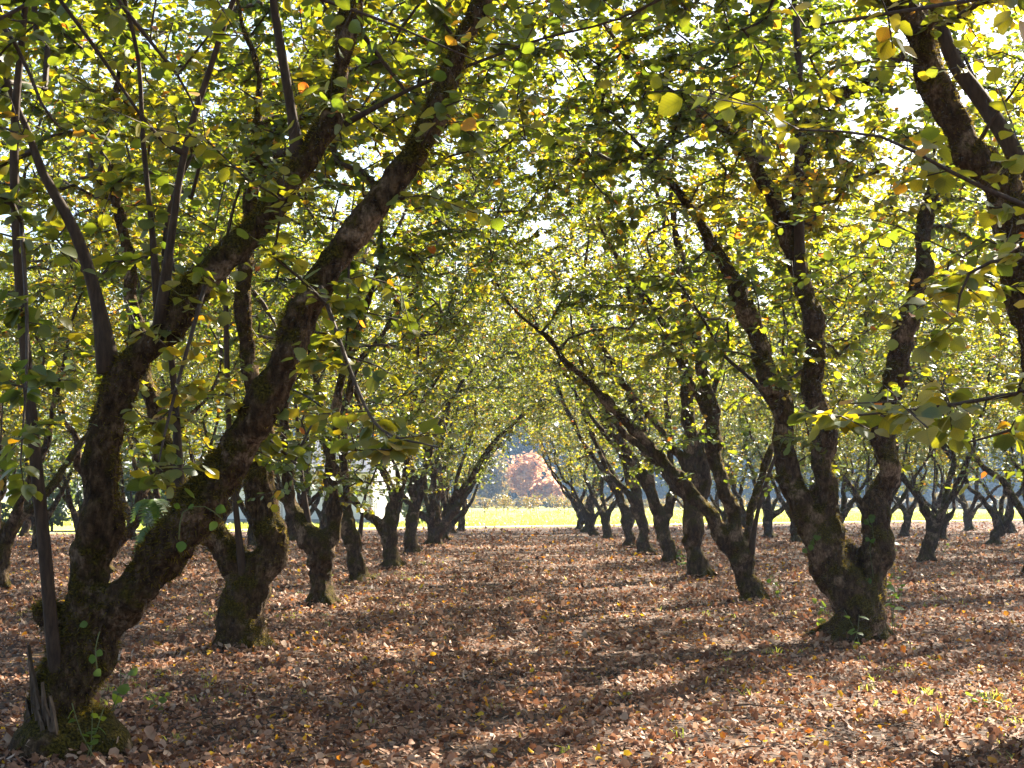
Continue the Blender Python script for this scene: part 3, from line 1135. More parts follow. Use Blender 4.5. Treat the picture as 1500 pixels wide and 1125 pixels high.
L7 = hero_tree(
    'hazel with a long limb reaching over the aisle, seventh along the shed-side aisle row', (641, 800),
    [[(640, 806, 22), (646, 780, 18), (662, 752, 16), (682, 715, 15), (700, 682, 13), (728, 645, 11), (748, 625, 9), (775, 600, 7)],
     [(642, 785, 18), (640, 755, 14), (634, 720, 13), (640, 680, 11), (650, 630, 9)],
     [(650, 772, 14), (664, 730, 10), (672, 690, 9), (690, 640, 7)]],
    mound=(0.25, 0.1), voxel=0.038, seed=8, grow=1.13, low=1.2, zmin=1.5, tips=2170, per_tip=11)

# --- the row on the other side of the aisle
R2 = hero_tree(
    'three-limbed mossy hazel with a sawn stub, holding the papery nest', (1256, 935),
    [[(1258, 944, 104), (1252, 895, 86), (1236, 855, 74), (1206, 805, 66), (1172, 738, 54), (1150, 680, 44), (1142, 620, 42), (1128, 545, 38),
      (1092, 450, 36), (1052, 375, 30), (1020, 320, 18), (985, 265, 14), (940, 215, 10)],
     [(1222, 830, 56), (1208, 760, 46), (1208, 690, 44), (1200, 600, 40), (1186, 490, 37), (1166, 385, 35), (1146, 302, 30),
      (1088, 216, 26), (1022, 160, 22), (962, 122, 18), (932, 98, 15)],
     [(1266, 895, 70), (1288, 848, 60), (1290, 780, 51), (1293, 690, 48), (1301, 585, 45), (1326, 480, 40), (1346, 380, 33), (1374, 275, 29), (1388, 200, 22)],
     [(1172, 330, 24, .1), (1182, 205, 24, .1), (1218, 152, 23, .1), (1268, 122, 20, .1), (1300, 104, 16, .1)]],
    [[(1172, 400, 19, -.12), (1169, 250, 18, -.12), (1170, 100, 18, -.12), (1164, 0, 16, -.12), (1160, -70, 14, -.12)],
     [(1150, 620, 14, .4), (1105, 560, 10, .5), (1060, 520, 8, .6)]],
    mound=(0.34, 0.16), voxel=0.026, seed=9, tips=3885, per_tip=11, hq=True, own=120, moss=12000, open_front=0.75,
    stub_px=[[(1232, 860, 48, .1), (1240, 818, 42, .15), (1240, 796, 44, .15)]])
R3 = hero_tree(
    'hazel leaning hard over the aisle in a tall V beside the three-limbed tree', (1106, 880),
    [[(1106, 886, 56), (1098, 850, 44), (1084, 818, 44), (1046, 768, 34), (1008, 715, 31), (972, 675, 27), (935, 638, 24), (900, 600, 21), (862, 560, 18), (830, 530, 14)],
     [(1092, 822, 40), (1082, 780, 35), (1064, 715, 34), (1048, 650, 31), (1036, 580, 27), (1018, 500, 23), (1004, 420, 20), (990, 340, 16)],
     [(1042, 620, 20), (1000, 530, 16), (955, 450, 14), (905, 380, 12), (880, 330, 9)],
     [(1088, 810, 24), (1100, 740, 18, .3), (1130, 660, 16, .5), (1150, 600, 13, .6)]],
    [[(1100, 812, 11, -.1), (1110, 750, 9, -.1), (1128, 690, 8, -.1), (1150, 630, 7, -.1)]],
    mound=(0.26, 0.1), voxel=0.032, seed=10, grow=1.13, low=0.5, open_front=0.6, tips=3042, per_tip=11, moss=4000)
R4 = hero_tree(
    'upright forked hazel on a shaggy foot, fourth along the row opposite the shed', (1026, 846),
    [[(1026, 852, 52), (1022, 815, 40), (1018, 770, 40), (1012, 710, 33), (1010, 640, 29), (1006, 560, 25), (990, 480, 22), (975, 400, 17)],
     [(1016, 760, 30), (1000, 725, 26), (975, 690, 22), (945, 660, 18), (910, 630, 16), (880, 580, 13)],
     [(1012, 700, 22), (968, 630, 16), (915, 560, 15), (880, 500, 13), (850, 430, 11), (860, 370, 8)],
     [(1018, 790, 26), (1034, 720, 20), (1030, 650, 17), (1046, 570, 14)]],
    mound=(0.27, 0.12), voxel=0.034, seed=11, grow=1.13, low=0.5, open_front=0.6, tips=2467, per_tip=11)
R5 = hero_tree(
    'hazel with two close dark leaning stems, fifth along the row opposite the shed', (980, 826),
    [[(980, 832, 40), (974, 800, 30), (966, 765, 29), (956, 715, 24), (950, 660, 19), (930, 600, 17), (905, 550, 14), (880, 520, 12)],
     [(974, 790, 24), (982, 740, 19), (984, 690, 16), (980, 620, 14)],
     [(958, 725, 18), (925, 665, 15), (885, 610, 13), (850, 560, 12), (815, 500, 10), (790, 440, 8)],
     [(962, 735, 18), (940, 700, 14), (915, 670, 12), (890, 640, 10)]],
    mound=(0.24, 0.1), voxel=0.034, seed=12, grow=1.13, low=0.5, open_front=0.6, tips=1954, per_tip=11)
R6 = hero_tree(
    'hazel whose sinuous limb curls high over the aisle, sixth along the row opposite the shed', (947, 811),
    [[(947, 816, 34), (946, 785, 26), (940, 750, 22), (925, 705, 20), (905, 650, 19), (878, 600, 20), (850, 560, 22), (815, 525, 20), (792, 500, 16), (786, 470, 13), (768, 438, 12), (785, 405, 10), (835, 375, 8), (890, 335, 6)],
     [(946, 780, 22), (932, 745, 15), (912, 715, 13), (890, 690, 11), (872, 650, 9)],
     [(870, 592, 14), (912, 552, 15), (890, 520, 12), (868, 505, 9)]],
    mound=(0.28, 0.1), voxel=0.036, seed=13, grow=1.13, low=0.5, open_front=0.6, tips=1845, per_tip=11, runs=0.5)
R7 = hero_tree(
    'hazel with a V of thin limbs, seventh along the row opposite the shed', (921, 801),
    [[(921, 806, 26), (920, 775, 20), (914, 740, 17), (898, 700, 15), (880, 660, 13), (862, 620, 11)],
     [(916, 745, 14), (890, 700, 12), (860, 655, 11), (835, 610, 9), (815, 560, 8)],
     [(921, 770, 18), (930, 735, 13), (936, 700, 12), (940, 640, 10)]],
    mound=(0.26, 0.1), voxel=0.038, seed=14, grow=1.13, low=0.5, open_front=0.6, tips=1845, per_tip=11)

def thin_aisle(W):
    x, y, fw = project(W)
    r_ = np.random.default_rng(5).random(len(W))
    return ~((W[:, 0] < 3.6) & (W[:, 2] < 4.6) & (r_ < 0.8))


# --- the tree just outside the frame on the right whose limbs lean in
R1 = hero_tree(
    'broad mossy hazel with a shaggy curving limb, next to the three-limbed tree', (1640, 1052),
    [[(1642, 1066, 130), (1638, 960, 104), (1625, 860, 96), (1590, 720, 92), (1545, 560, 90), (1512, 430, 86), (1486, 320, 80), (1440, 250, 64), (1402, 190, 60), (1376, 130, 56),
      (1348, 60, 54), (1318, 0, 52), (1270, -90, 44)],
     [(1632, 880, 90), (1660, 760, 74), (1690, 600, 62), (1700, 440, 50), (1760, 280, 40)]],
    [[(1505, 330, 44, .25), (1490, 235, 42, .3), (1440, 150, 38, .35), (1398, 92, 34, .4), (1374, 20, 30, .4), (1360, -60, 26, .4)],
     [(1430, 220, 8, .1), (1450, 180, 7, .0), (1480, 140, 6, -.1), (1500, 110, 5, -.2)]],
    mound=(0.4, 0.2), voxel=0.026, seed=15, tips=3732, per_tip=11, hq=True, own=200, moss=12000, size=0.070, open_front=0.5, keep=thin_aisle,
    boughs=[([(1490, 360, 9.6), (1430, 400, 8.8), (1410, 450, 8.2)], 14, (0.22, 0.25, 0.1))])


def clear_of_view(W):
    x, y, fw = project(W)
    return ~((x > -60) & (x < 1560) & (y > -40) & (fw > 0.3))


# --- the two trees beside the camera: only their outer boughs reach into the picture
def side_tree(label, x, y, limbs, seed, boughs, own):
    base = (x, y, 0.0)
    root = empty('hazel_tree', base, label, 'tree', GROUP)
    me, paths = trunk_mesh('trunk', limbs, (0.36, 0.18), 0.04, seed)
    obj('trunk', me, root)
    nodes = limb_nodes(paths, len(limbs))
    rng = np.random.default_rng(seed)
    extra = []
    for pts, n, spread in boughs:
        pts = [at(*p) - np.array(base) for p in pts]
        shoot_obj([(*p, 0.012 - 0.0085 * i / max(1, len(pts) - 1)) for i, p in enumerate(pts)], root, 'branch', M_TWIG)
        nodes = np.vstack([nodes, catmull([(*p, 0.012 - 0.008 * i / max(1, len(pts) - 1)) for i, p in enumerate(pts)], 0.12)])
        extra.append(bough(pts, n, spread, rng))
    build_crown(root, base, nodes, 1100, 10, seed + 100, own_leaves=own, extra_tips=np.vstack(extra), keep=clear_of_view,
                centre=np.zeros(2), tint_shift=0.12 if x > 0 else 0.0, size=0.064)  # right-hand tree's leaves tinted yellower, standing in for sunlight that misses them


side_tree('hazel whose yellow-leaved outer boughs hang in from beside the broad mossy tree', 3.95, 4.1,
          [[(0, 0, -.1, .24), (0, 0, .5, .21), (-.3, .3, 1.4, .13), (-.8, .5, 2.6, .09), (-1.4, .7, 3.9, .06), (-1.7, .8, 5, .03)],
           [(0, 0, .4, .2), (.4, -.3, 1.3, .12), (.9, -.5, 2.6, .08), (1.2, -.6, 4.6, .03)],
           [(0, 0, .4, .2), (.1, .5, 1.3, .12), (.1, 1.1, 2.4, .09), (-.1, 1.7, 3.4, .05), (-.3, 2, 4.6, .03)]], 31,
          [([(1640, 480, 5.2), (1540, 560, 5.3), (1440, 585, 5.4), (1340, 600, 5.45), (1215, 612, 5.5)], 18, (0.18, 0.26, 0.07)),
           ([(1640, 520, 5.8), (1560, 590, 5.9), (1480, 630, 6.0), (1410, 650, 6.1)], 11, (0.18, 0.26, 0.08)),
           ([(1640, 330, 5.4), (1500, 300, 5.5), (1390, 250, 5.4), (1290, 200, 5.3), (1170, 190, 5.2)], 14, (0.24, 0.26, 0.14)),
           ([(1640, 420, 5.6), (1500, 380, 5.8), (1420, 400, 6.0), (1400, 470, 6.0)], 9, (0.21, 0.26, 0.17)),
           ([(1620, -40, 4.8), (1480, -10, 4.8), (1300, 20, 4.8), (1180, 40, 4.9)], 8, (0.30, 0.33, 0.11))], 300)
side_tree('hazel whose dark outer boughs hang in above the big gnarled tree', -2.75, 2.9,
          [[(0, 0, -.1, .24), (0, 0, .5, .21), (.3, .3, 1.4, .13), (.6, .9, 2.6, .09), (.8, 1.5, 3.9, .06), (.9, 1.9, 5, .03)],
           [(0, 0, .4, .2), (-.4, -.3, 1.3, .12), (-.9, -.5, 2.6, .08), (-1.2, -.6, 4.6, .03)],
           [(0, 0, .4, .2), (-.1, .5, 1.3, .12), (-.3, 1.1, 2.4, .09), (-.5, 1.7, 3.4, .05), (-.6, 2, 4.6, .03)]], 32,
          [([(-80, -60, 5.6), (20, 60, 5.8), (60, 150, 5.8), (90, 190, 5.9)], 8, (0.33, 0.33, 0.17)),
           ([(100, -120, 5.9), (180, 10, 6.0), (260, 110, 6.2), (290, 170, 6.2)], 8, (0.38, 0.33, 0.20)),
           ([(300, -120, 6.0), (430, -20, 6.1), (560, 30, 6.2), (700, 90, 6.3)], 7, (0.38, 0.39, 0.14)),
           ([(-120, 420, 5.6), (-40, 520, 5.9), (20, 560, 6.2)], 5, (0.15, 0.26, 0.11))], 200)

# --- the trees farther back share five bodies
PROTO = []


def proto_tree(seed):
    rng = np.random.default_rng(seed)
    lean = rng.normal(0, 0.12, 2)
    h = rng.uniform(0.55, 0.95)
    rb = rng.uniform(0.17, 0.22)
    limbs = []
    n = int(rng.integers(3, 5))
    a0 = rng.uniform(0, 6.28)
    for k in range(n):
        a = a0 + k * 2 * math.pi / n + rng.uniform(-0.4, 0.4)
        d = np.array([math.cos(a), math.sin(a)])
        tilt = rng.uniform(0.55, 1.0)
        l = [(0, 0, -0.15, rb * 1.1), (lean[0] * .5, lean[1] * .5, h * .5, rb * .92), (lean[0], lean[1], h, rb * .85)] if k == 0 else [(lean[0] * .7, lean[1] * .7, h * 0.75, rb * .7)]
        p = np.array([lean[0], lean[1], h])
        r = rb * rng.uniform(0.48, 0.62)
        dz = 1.0
        for i in range(13):
            kink = rng.normal(0, 0.22, 2)
            st = 0.5
            v = np.array([d[0] * tilt + kink[0], d[1] * tilt + kink[1], dz])
            v = v / np.linalg.norm(v)
            p = p + v * st
            tilt = max(0.15, tilt * rng.uniform(0.75, 1.05))
            l.append((p[0], p[1], p[2], r))
            r *= 0.89
            if p[2] > 7.2:
                break
        limbs.append(l)
    me, paths = trunk_mesh('trunk', limbs, (rb * 1.35, 0.13), 0.05, seed)
    root = bpy.data.objects.new('hazel_tree', None)
    link(root)
    obj('trunk', me, root)
    nodes = limb_nodes(paths, len(limbs))
    for s in range(int(rng.integers(1, 3))):
        a = rng.uniform(0, 6.28)
        b = np.array([lean[0] + 0.12 * math.cos(a), lean[1] + 0.12 * math.sin(a), h * 0.8])
        t = b + np.array([rng.normal(0, .3), rng.normal(0, .3), rng.uniform(1.5, 2.6)])
        shoot_obj([(*b, .026), (*(b * .5 + t * .5 + rng.normal(0, .04, 3)), .02), (*t, .012)], root)
    build_crown(root, (0, 500, 0), nodes, 2450, 11, seed + 50, size=0.074, low=0.5, zmin=1.8, grow=1.1)
    return root


for s in (61, 62, 63, 64, 65):
    PROTO.append(proto_tree(s))


def copy_tree(src):
    r = src.copy()
    COL.objects.link(r)
    for ch in src.children:
        c = ch.copy()
        COL.objects.link(c)
        c.parent = r
    return r


ORD = ['first', 'second', 'third', 'fourth', 'fifth', 'sixth', 'seventh', 'eighth', 'ninth', 'tenth', 'eleventh', 'twelfth',
       'thirteenth', 'fourteenth', 'fifteenth', 'sixteenth', 'seventeenth', 'eighteenth']
ROWS = [
    (-2.72, 51.0, 'aisle row on the shed side'), (3.80, 59.2, 'aisle row opposite the shed'),
    (-8.45, 25.0, 'second shed-side row'), (10.55, 24.7, 'second row opposite the shed'),
    (-14.7, 39.5, 'third shed-side row'), (16.9, 39.2, 'third row opposite the shed'),
    (-21.0, 51.0, 'fourth shed-side row'), (23.2, 45.0, 'fourth row opposite the shed')]
rt = random.Random(12)
SPOTS = []
for rx, y0, nm in ROWS:
    ys = []
    y = y0
    while road_s(rx, y) < -4.5:
        ys.append(y)
        y += 6.1
    for i, y in enumerate(ys):
        SPOTS.append((rx + rt.uniform(-.3, .3), y + rt.uniform(-.4, .4), len(ys) - 1 - i, nm))
used = [0] * 5
for k, (x, y, od, nm) in enumerate(SPOTS):
    pi = (k * 2 + k // 5) % 5
    o = PROTO[pi] if not used[pi] else copy_tree(PROTO[pi])
    used[pi] = 1
    s = rt.uniform(0.93, 1.08)
    o.location = (x, y, 0)
    o.rotation_euler = (0, 0, rt.uniform(0, 6.28))
    o.scale = (s, s, s * rt.uniform(.95, 1.05))
    tag(o, f'mossy forked hazel, {ORD[od]} from the road, in the {nm}', 'tree', GROUP)

# ------------------------------------------------------------------ hornet nest in the three-limbed tree
c = at(1114, 226, 16.0)
nest = empty('hornet_nest', c, 'grey papery hornet nest hanging in the fork of the three-limbed hazel', 'nest')
V, Q = [], []
nl, nk = 22, 24
for i in range(nl + 1):
    t = i / nl
    r0_ = 0.115 * math.sin(math.pi * min(1, t * 0.97 + 0.015)) ** 0.8 * (1 + 0.05 * (i % 2))
    for j in range(nk):
        a = 2 * math.pi * j / nk
        rr = r0_ * (1 + 0.05 * math.sin(4 * a + i) + 0.03 * math.sin(7 * a + 2 * i))
        V.append((rr * math.cos(a), rr * math.sin(a), 0.15 - 0.29 * t + 0.006 * math.sin(3 * a + i)))
for i in range(nl):
    for j in range(nk):
        k = (j + 1) % nk
        Q.append((i * nk + j, (i + 1) * nk + j, (i + 1) * nk + k, i * nk + k))
obj('paper_shell', mesh_np('paper_shell', np.array(V), [np.array(Q)], M_NEST, True), nest)
hole = MB()
hole.add([(0.022 * math.cos(a * .7854), -0.093, -0.085 + 0.02 * math.sin(a * .7854)) for a in range(8)]
         + [(0.016 * math.cos(a * .7854), -0.075, -0.085 + 0.014 * math.sin(a * .7854)) for a in range(8)],
         [(a, (a + 1) % 8, 8 + (a + 1) % 8, 8 + a) for a in range(8)] + [tuple(range(8, 16))])
obj('entrance', hole.mesh('entrance', M_TWIG), nest)
shoot_obj([(-.02, 0, .14, .012), (-.05, 0.0, .22, .01), (-.09, .02, .34, .008)], nest, 'stalk', M_TWIG)

# ------------------------------------------------------------------ leaf litter
rng = np.random.default_rng(77)


def litter(y0, y1, density, size):
    area_n = int(density * (0.74 * (y0 + y1) / 2 + 5) * (y1 - y0))
    Y = rng.uniform(y0, y1, area_n)
    X = rng.uniform(-1, 1, area_n) * (0.37 * Y + 2.5)
    m = road_s(X, Y) < -2.2
    X, Y = X[m], Y[m]
    p = np.stack([X * 0.9, Y * 0.9, np.zeros(len(X))], -1)
    thick = vnoise(p * 1.3, 41)
    m = rng.random(len(X)) < 0.30 + 1.15 * (0.55 * thick + 0.45 * vnoise(p * 4.1, 43)) ** 1.3
    X, Y, p = X[m], Y[m], p[m]
    n = len(X)
    z = 0.05 * (vnoise(p, 3) - 1.0) + rng.uniform(0.004, 0.034, n)
    O = np.stack([X, Y, z], -1)
    up = np.array([0, 0, 1.0])
    N0 = nrm(up + rng.normal(0, 0.36, (n, 3)))
    a = rng.uniform(0, 2 * np.pi, n)
    A = np.stack([np.cos(a), np.sin(a), np.zeros(n)], -1)
    B = nrm(np.cross(N0, A))
    A = np.cross(B, N0)
    L = size * np.clip(rng.lognormal(-0.08, 0.45, n), 0.3, 1.8)
    # tint classes: brown/tan mostly, a few yellow and orange ones
    t = np.clip(rng.normal(0.42, 0.20, n), 0.02, 0.76)
    u = rng.random(n)
    t = np.where(u < 0.045, rng.uniform(0.85, 1.0, n), t)
    return Leaves(O, A, B, N0, L, rng.normal(0.15, 0.7, n), rng.normal(0.0, 0.42, n), t)


near = litter(6.8, 14, 950, 0.030)
mid = litter(14, 24, 330, 0.038)
# leaves blown up against the feet of the trunks
def drift(trees, n):
    c_ = np.repeat(np.array([t.location[:] for t in trees]), n, 0)
    m_ = len(c_)
    a_ = rng.uniform(0, 2 * np.pi, m_)
    d_ = 0.20 + np.abs(rng.normal(0, 0.24, m_))
    O = c_ + np.stack([d_ * np.cos(a_), d_ * np.sin(a_), np.clip(0.10 - 0.16 * d_, 0.0, 1) * rng.uniform(0.2, 1.0, m_) + 0.005], -1)
    N0 = nrm(np.stack([np.cos(a_) * .35, np.sin(a_) * .35, np.ones(m_)], -1) + rng.normal(0, 0.4, (m_, 3)))
    b_ = rng.uniform(0, 2 * np.pi, m_)
    A = np.stack([np.cos(b_), np.sin(b_), np.zeros(m_)], -1)
    B = nrm(np.cross(N0, A))
    A = np.cross(B, N0)
    t = np.where(rng.random(m_) < .06, rng.uniform(.85, 1, m_), np.clip(rng.normal(.5, .2, m_), .02, .76))
    return Leaves(O, A, B, N0, 0.046 * np.clip(rng.lognormal(0, .3, m_), .5, 1.6), rng.normal(.15, .7, m_), rng.normal(0, .42, m_), t)


mid_d = drift([L1, L2, L3, L4, L5, L6, L7, R1, R2, R3, R4, R5, R6, R7], 190)
mid = Leaves(*[np.concatenate([getattr(q, a) for q in (mid, mid_d)]) for a in ('O', 'A', 'B', 'N', 'L', 'cup', 'droop', 'tint')])
# the largest ones in view become single things
W = near.O
x, y, fw = project(W)
sz = near.L * F / fw * np.where((x > 8) & (x < 1492) & (y > 600) & (y < 1120), 1, 0)
own = np.argsort(-sz)[:290]
CUR = {}
CLASSES = [('dark brown', 0.15), ('brown', 0.32), ('tan', 0.5), ('pale beige', 0.70), ('orange', 0.88), ('yellow', 0.97)]


def curl_mesh(ci, k):
    if (ci, k) not in CUR:
        cup, dr = [(0.7, 0.25), (-0.6, 0.3), (0.3, -0.5), (0.9, -0.2)][k]
        one = Leaves(np.zeros((1, 3)), np.array([[1.0, 0, 0]]), np.array([[0, 1.0, 0]]), np.array([[0, 0, 1.0]]),
                     np.array([1.0]), np.array([cup]), np.array([dr]), np.array([CLASSES[ci][1]]))
        UV = np.array([[0, 0], [0.33, 0.02], [0.66, -0.02], [1.04, 0], [0.05, 0.22], [0.32, 0.44], [0.66, 0.47], [0.86, 0.22],
                       [0.08, -0.2], [0.36, -0.47], [0.64, -0.42], [0.9, -0.26]])
        CUR[(ci, k)] = one.mesh('fallen_leaf', UV, HQ_T, M_LITTER)
    return CUR[(ci, k)]


for i in own:
    t = near.tint[i]
    ci = int(np.argmin([abs(t - c_[1]) for c_ in CLASSES]))
    k = (0 if near.droop[i] > 0 else 3) if near.cup[i] > 0.5 else (1 if near.cup[i] < 0 else 2)
    o = bpy.data.objects.new('fallen_leaf', curl_mesh(ci, k))
    L_ = near.L[i]
    M = Matrix.Identity(4)
    for a_, vec in enumerate((near.A[i], near.B[i], near.N[i])):
        for r_ in range(3):
            M[r_][a_] = vec[r_] * L_
    for r_ in range(3):
        M[r_][3] = near.O[i][r_] + (0.008 if r_ == 2 else 0)
    link(o)
    o.matrix_basis = M
    tag(o, f'large {CLASSES[ci][0]} curled leaf lying loose on the open orchard floor', 'leaf', f'large {CLASSES[ci][0]} fallen leaves')
m = np.ones(len(near.O), bool)
m[own] = False
near = near.sel(m)
o = obj('leaf_litter', near.mesh('leaf_litter', LQ_UV, LQ_Q, M_LITTER))
tag(o, 'thick carpet of dry leaves between the big gnarled tree and the three-limbed tree', 'leaf litter', kind='stuff')
o = obj('leaf_litter', mid.mesh('leaf_litter', LQ_UV, LQ_Q, M_LITTER))
tag(o, 'carpet of dry brown and tan leaves covering the orchard floor', 'leaf litter', kind='stuff')
f1, f2, f3 = litter(24, 36, 120, 0.056), litter(36, 60, 40, 0.075), litter(60, 112, 8, 0.10)
farl = Leaves(*[np.concatenate([getattr(q, a) for q in (f1, f2, f3)]) for a in ('O', 'A', 'B', 'N', 'L', 'cup', 'droop', 'tint')])
o = obj('leaf_litter', farl.mesh('leaf_litter', KQ_UV, KQ_T, M_LITTER))
tag(o, 'thin scatter of dry leaves along the far aisle towards the road', 'leaf litter', kind='stuff')


# dead twigs dropped on the floor
tw = random.Random(21)
for k in range(26):
    px, py = tw.uniform(200, 1480), tw.uniform(880, 1115)
    g = ground_at(px, py)
    a = tw.uniform(0, 6.28)
    ln = tw.uniform(.15, .5)
    pts = [(0, 0, .012, .005)]
    for q in range(1, 5):
        f_ = q / 4
        a += tw.uniform(-.3, .3)
        pts.append((pts[-1][0] + math.cos(a) * ln / 4, pts[-1][1] + math.sin(a) * ln / 4, .012 + tw.uniform(0, .02), .005 - .0035 * f_))
    root = empty('fallen_twig', (g[0], g[1], 0.012), 'thin dead brown twig lying among the fallen leaves', 'twig', 'dead twigs on the orchard floor')
    shoot_obj(pts, root, 'stick', M_SHOOT)
    b_ = pts[2]
    a += 1.0
    shoot_obj([(b_[0], b_[1], b_[2], .003), (b_[0] + math.cos(a) * ln * .15, b_[1] + math.sin(a) * ln * .15, .03, .0025),
               (b_[0] + math.cos(a) * ln * .3, b_[1] + math.sin(a) * ln * .3, .035, .0012)], root, 'side_twig', M_SHOOT)

# ------------------------------------------------------------------ grass tufts in the litter and along the far edge
def grass(name, label, centres, blades, h, w, spread):
    n = len(centres) * blades
    c_ = np.repeat(centres, blades, 0)
    O = c_ + np.stack([rng.normal(0, spread, n), rng.normal(0, spread, n), np.zeros(n)], -1)
    lean = rng.normal(0, 0.4, (n, 3))
    lean[:, 2] = 1
    D = nrm(lean)
    B = nrm(np.cross(D, rng.normal(0, 1, (n, 3))))
    H = (h * rng.uniform(0.5, 1.3, n))[:, None]
    bend = np.stack([rng.normal(0, .35, n), rng.normal(0, .35, n), np.full(n, -0.15)], -1) * H
    V = np.stack([O - B * w, O + B * w, O + D * H * .6 + B * w * .8, O + D * H * .6 - B * w * .8, O + D * H + bend], 1).reshape(-1, 3)
    b = np.arange(n)[:, None] * 5
    me = mesh_np(name, V, [b + np.array([[0, 1, 2, 3]]), b + np.array([[3, 2, 4]])], M_GRASS, False, {'tint': rng.random(2 * n)})
    return tag(obj(name, me), label, 'grass', kind='stuff')


cs = []
for (px, py, k, sp) in [(250, 1015, 26, .5), (1430, 1030, 26, .6), (1180, 960, 16, .7), (1240, 905, 12, .5), (390, 905, 12, .5),
                        (590, 845, 14, .6), (640, 825, 12, .6), (700, 880, 5, 1.2), (1060, 900, 10, .6), (860, 1080, 5, .8), (30, 900, 8, .6),
                        (140, 850, 10, .6), (1480, 850, 8, .9), (470, 860, 10, .8), (1340, 880, 8, .8), (1380, 990, 8, .8), (560, 1075, 4, .8)]:
    g = ground_at(px, py)
    for _ in range(k):
        cs.append((g[0] + rng.normal(0, sp), g[1] + rng.normal(0, sp * 1.4), -0.02))
grass('grass_tufts', 'small green grass tufts poking through the fallen leaves', np.array(cs), 9, 0.07, 0.0035, 0.03)
cs = []
for _ in range(2200):
    s_, t_ = rng.uniform(-2.6, -0.1), rng.uniform(-32, 50)
    cs.append((R0[0] + s_ * RN[0] + t_ * RD[0], R0[1] + s_ * RN[1] + t_ * RD[1], -.01))
grass('verge_grass', 'strip of sunlit grass between the orchard and the gravel road', np.array(cs), 4, 0.06, 0.012, 0.08)
cs = []
for _ in range(5000):
    s_, t_ = 3.4 + 70 * rng.random() ** 1.7, rng.uniform(-20, 100)
    cs.append((R0[0] + s_ * RN[0] + t_ * RD[0], R0[1] + s_ * RN[1] + t_ * RD[1], rise(s_) - .01))
grass('field_grass', 'long sunlit grass standing in the field beyond the road', np.array(cs), 5, 0.26, 0.03, 0.3)


# ------------------------------------------------------------------ weeds, ivy and fern round the trunks
def weed(px, py, h, n, label, Y=None, seed=0, stems=2, size=0.06):
    g = ground_at(px, py) if Y is None else at(px, py, Y)
    root = empty('weed_plant', g, label, 'plant', None)
    r_ = np.random.default_rng(seed)
    O, D, S = [], [], []
    for s in range(stems):
        tip = np.array([r_.normal(0, .10), r_.normal(0, .10), h * r_.uniform(.7, 1.0)])
        b = np.array([r_.normal(0, .04), r_.normal(0, .04), -0.03])
        mid_ = b * .5 + tip * .5 + r_.normal(0, .02, 3)
        shoot_obj([(*b, .004), (*mid_, .003), (*tip, .0015)], root, 'stem', M_WEED_STEM)
        q = catmull([(*b, .004), (*mid_, .003), (*tip, .0015)], 0.02)[:, :3]
        for k in range(n // stems):
            f = 0.25 + 0.75 * (k + r_.random()) / max(1, n // stems)
            O.append(q[min(len(q) - 1, int(f * (len(q) - 1)))])
            a = r_.uniform(0, 6.28)
            D.append((math.cos(a), math.sin(a), 0.1))
            S.append(1 if k % 2 else -1)
    O, D, S = np.array(O), nrm(np.array(D)), np.array(S, float)
    A, B, Nn = make_leaf_frames(r_, O, D, S, 0.35, 0.1)
    lv = Leaves(O, A, B, Nn, size * r_.uniform(.6, 1.3, len(O)), r_.normal(.1, .2, len(O)), r_.uniform(.05, .3, len(O)), r_.random(len(O)))
    leaf_objects(lv, root, np.zeros(3), M_WEED, 'weed')
    return root


M_WEED_STEM = simple_material('weed_stem', (0.07, 0.09, 0.03), (0.14, 0.15, 0.05), 30, 0.6, 0.1)
weed(135, 1112, .36, 12, 'broad-leaved weed with several stems in front of the big gnarled trunk', seed=1, stems=3)
weed(55, 1085, .30, 6, 'thin weed beside the split pale wood of the big gnarled trunk', seed=2, size=.05)
weed(165, 1045, .38, 8, 'dark-leaved sprig behind the mossy foot of the big gnarled tree', seed=3, size=.07)
weed(232, 1035, .12, 12, 'low clump of bright weeds in the sun patch by the big gnarled tree', seed=4, stems=4, size=.05)
weed(1203, 928, .42, 12, 'leafy weed at the aisle side of the three-limbed tree', seed=5, stems=3, size=.08)
weed(1250, 948, .38, 6, 'two-stemmed seedling against the front of the three-limbed trunk', seed=6, size=.08)
weed(1312, 930, 1.15, 20, 'tall thin sucker with drooping leaves beside the three-limbed tree', seed=7, stems=3, size=.10)
weed(1322, 880, .55, 8, 'small sucker behind the three-limbed tree on the side away from the aisle', seed=8, size=.10)
weed(1140, 880, .50, 20, 'bushy seedling behind the foot of the hard-leaning V tree', seed=9, stems=5, size=.06)
weed(1000, 835, .60, 20, 'bushy weed between the upright forked tree and its farther neighbour', seed=10, stems=5, size=.08)
weed(478, 870, .35, 12, 'green weed at the foot of the thick hollow trunk', seed=11, stems=3, size=.07)
weed(520, 850, .42, 14, 'green weed climbing the foot of the swaying trunk', seed=12, stems=4, size=.07)
weed(600, 806, .35, 12, 'green weed at the foot of the straight dark column tree', seed=13, stems=4, size=.08)
weed(1385, 812, .40, 8, 'small weed in front of a forked tree in the second row', seed=14, size=.09)
weed(1432, 1030, .10, 14, 'low clump of bright weeds in the sun patch by the broad mossy tree', seed=15, stems=5, size=.05)


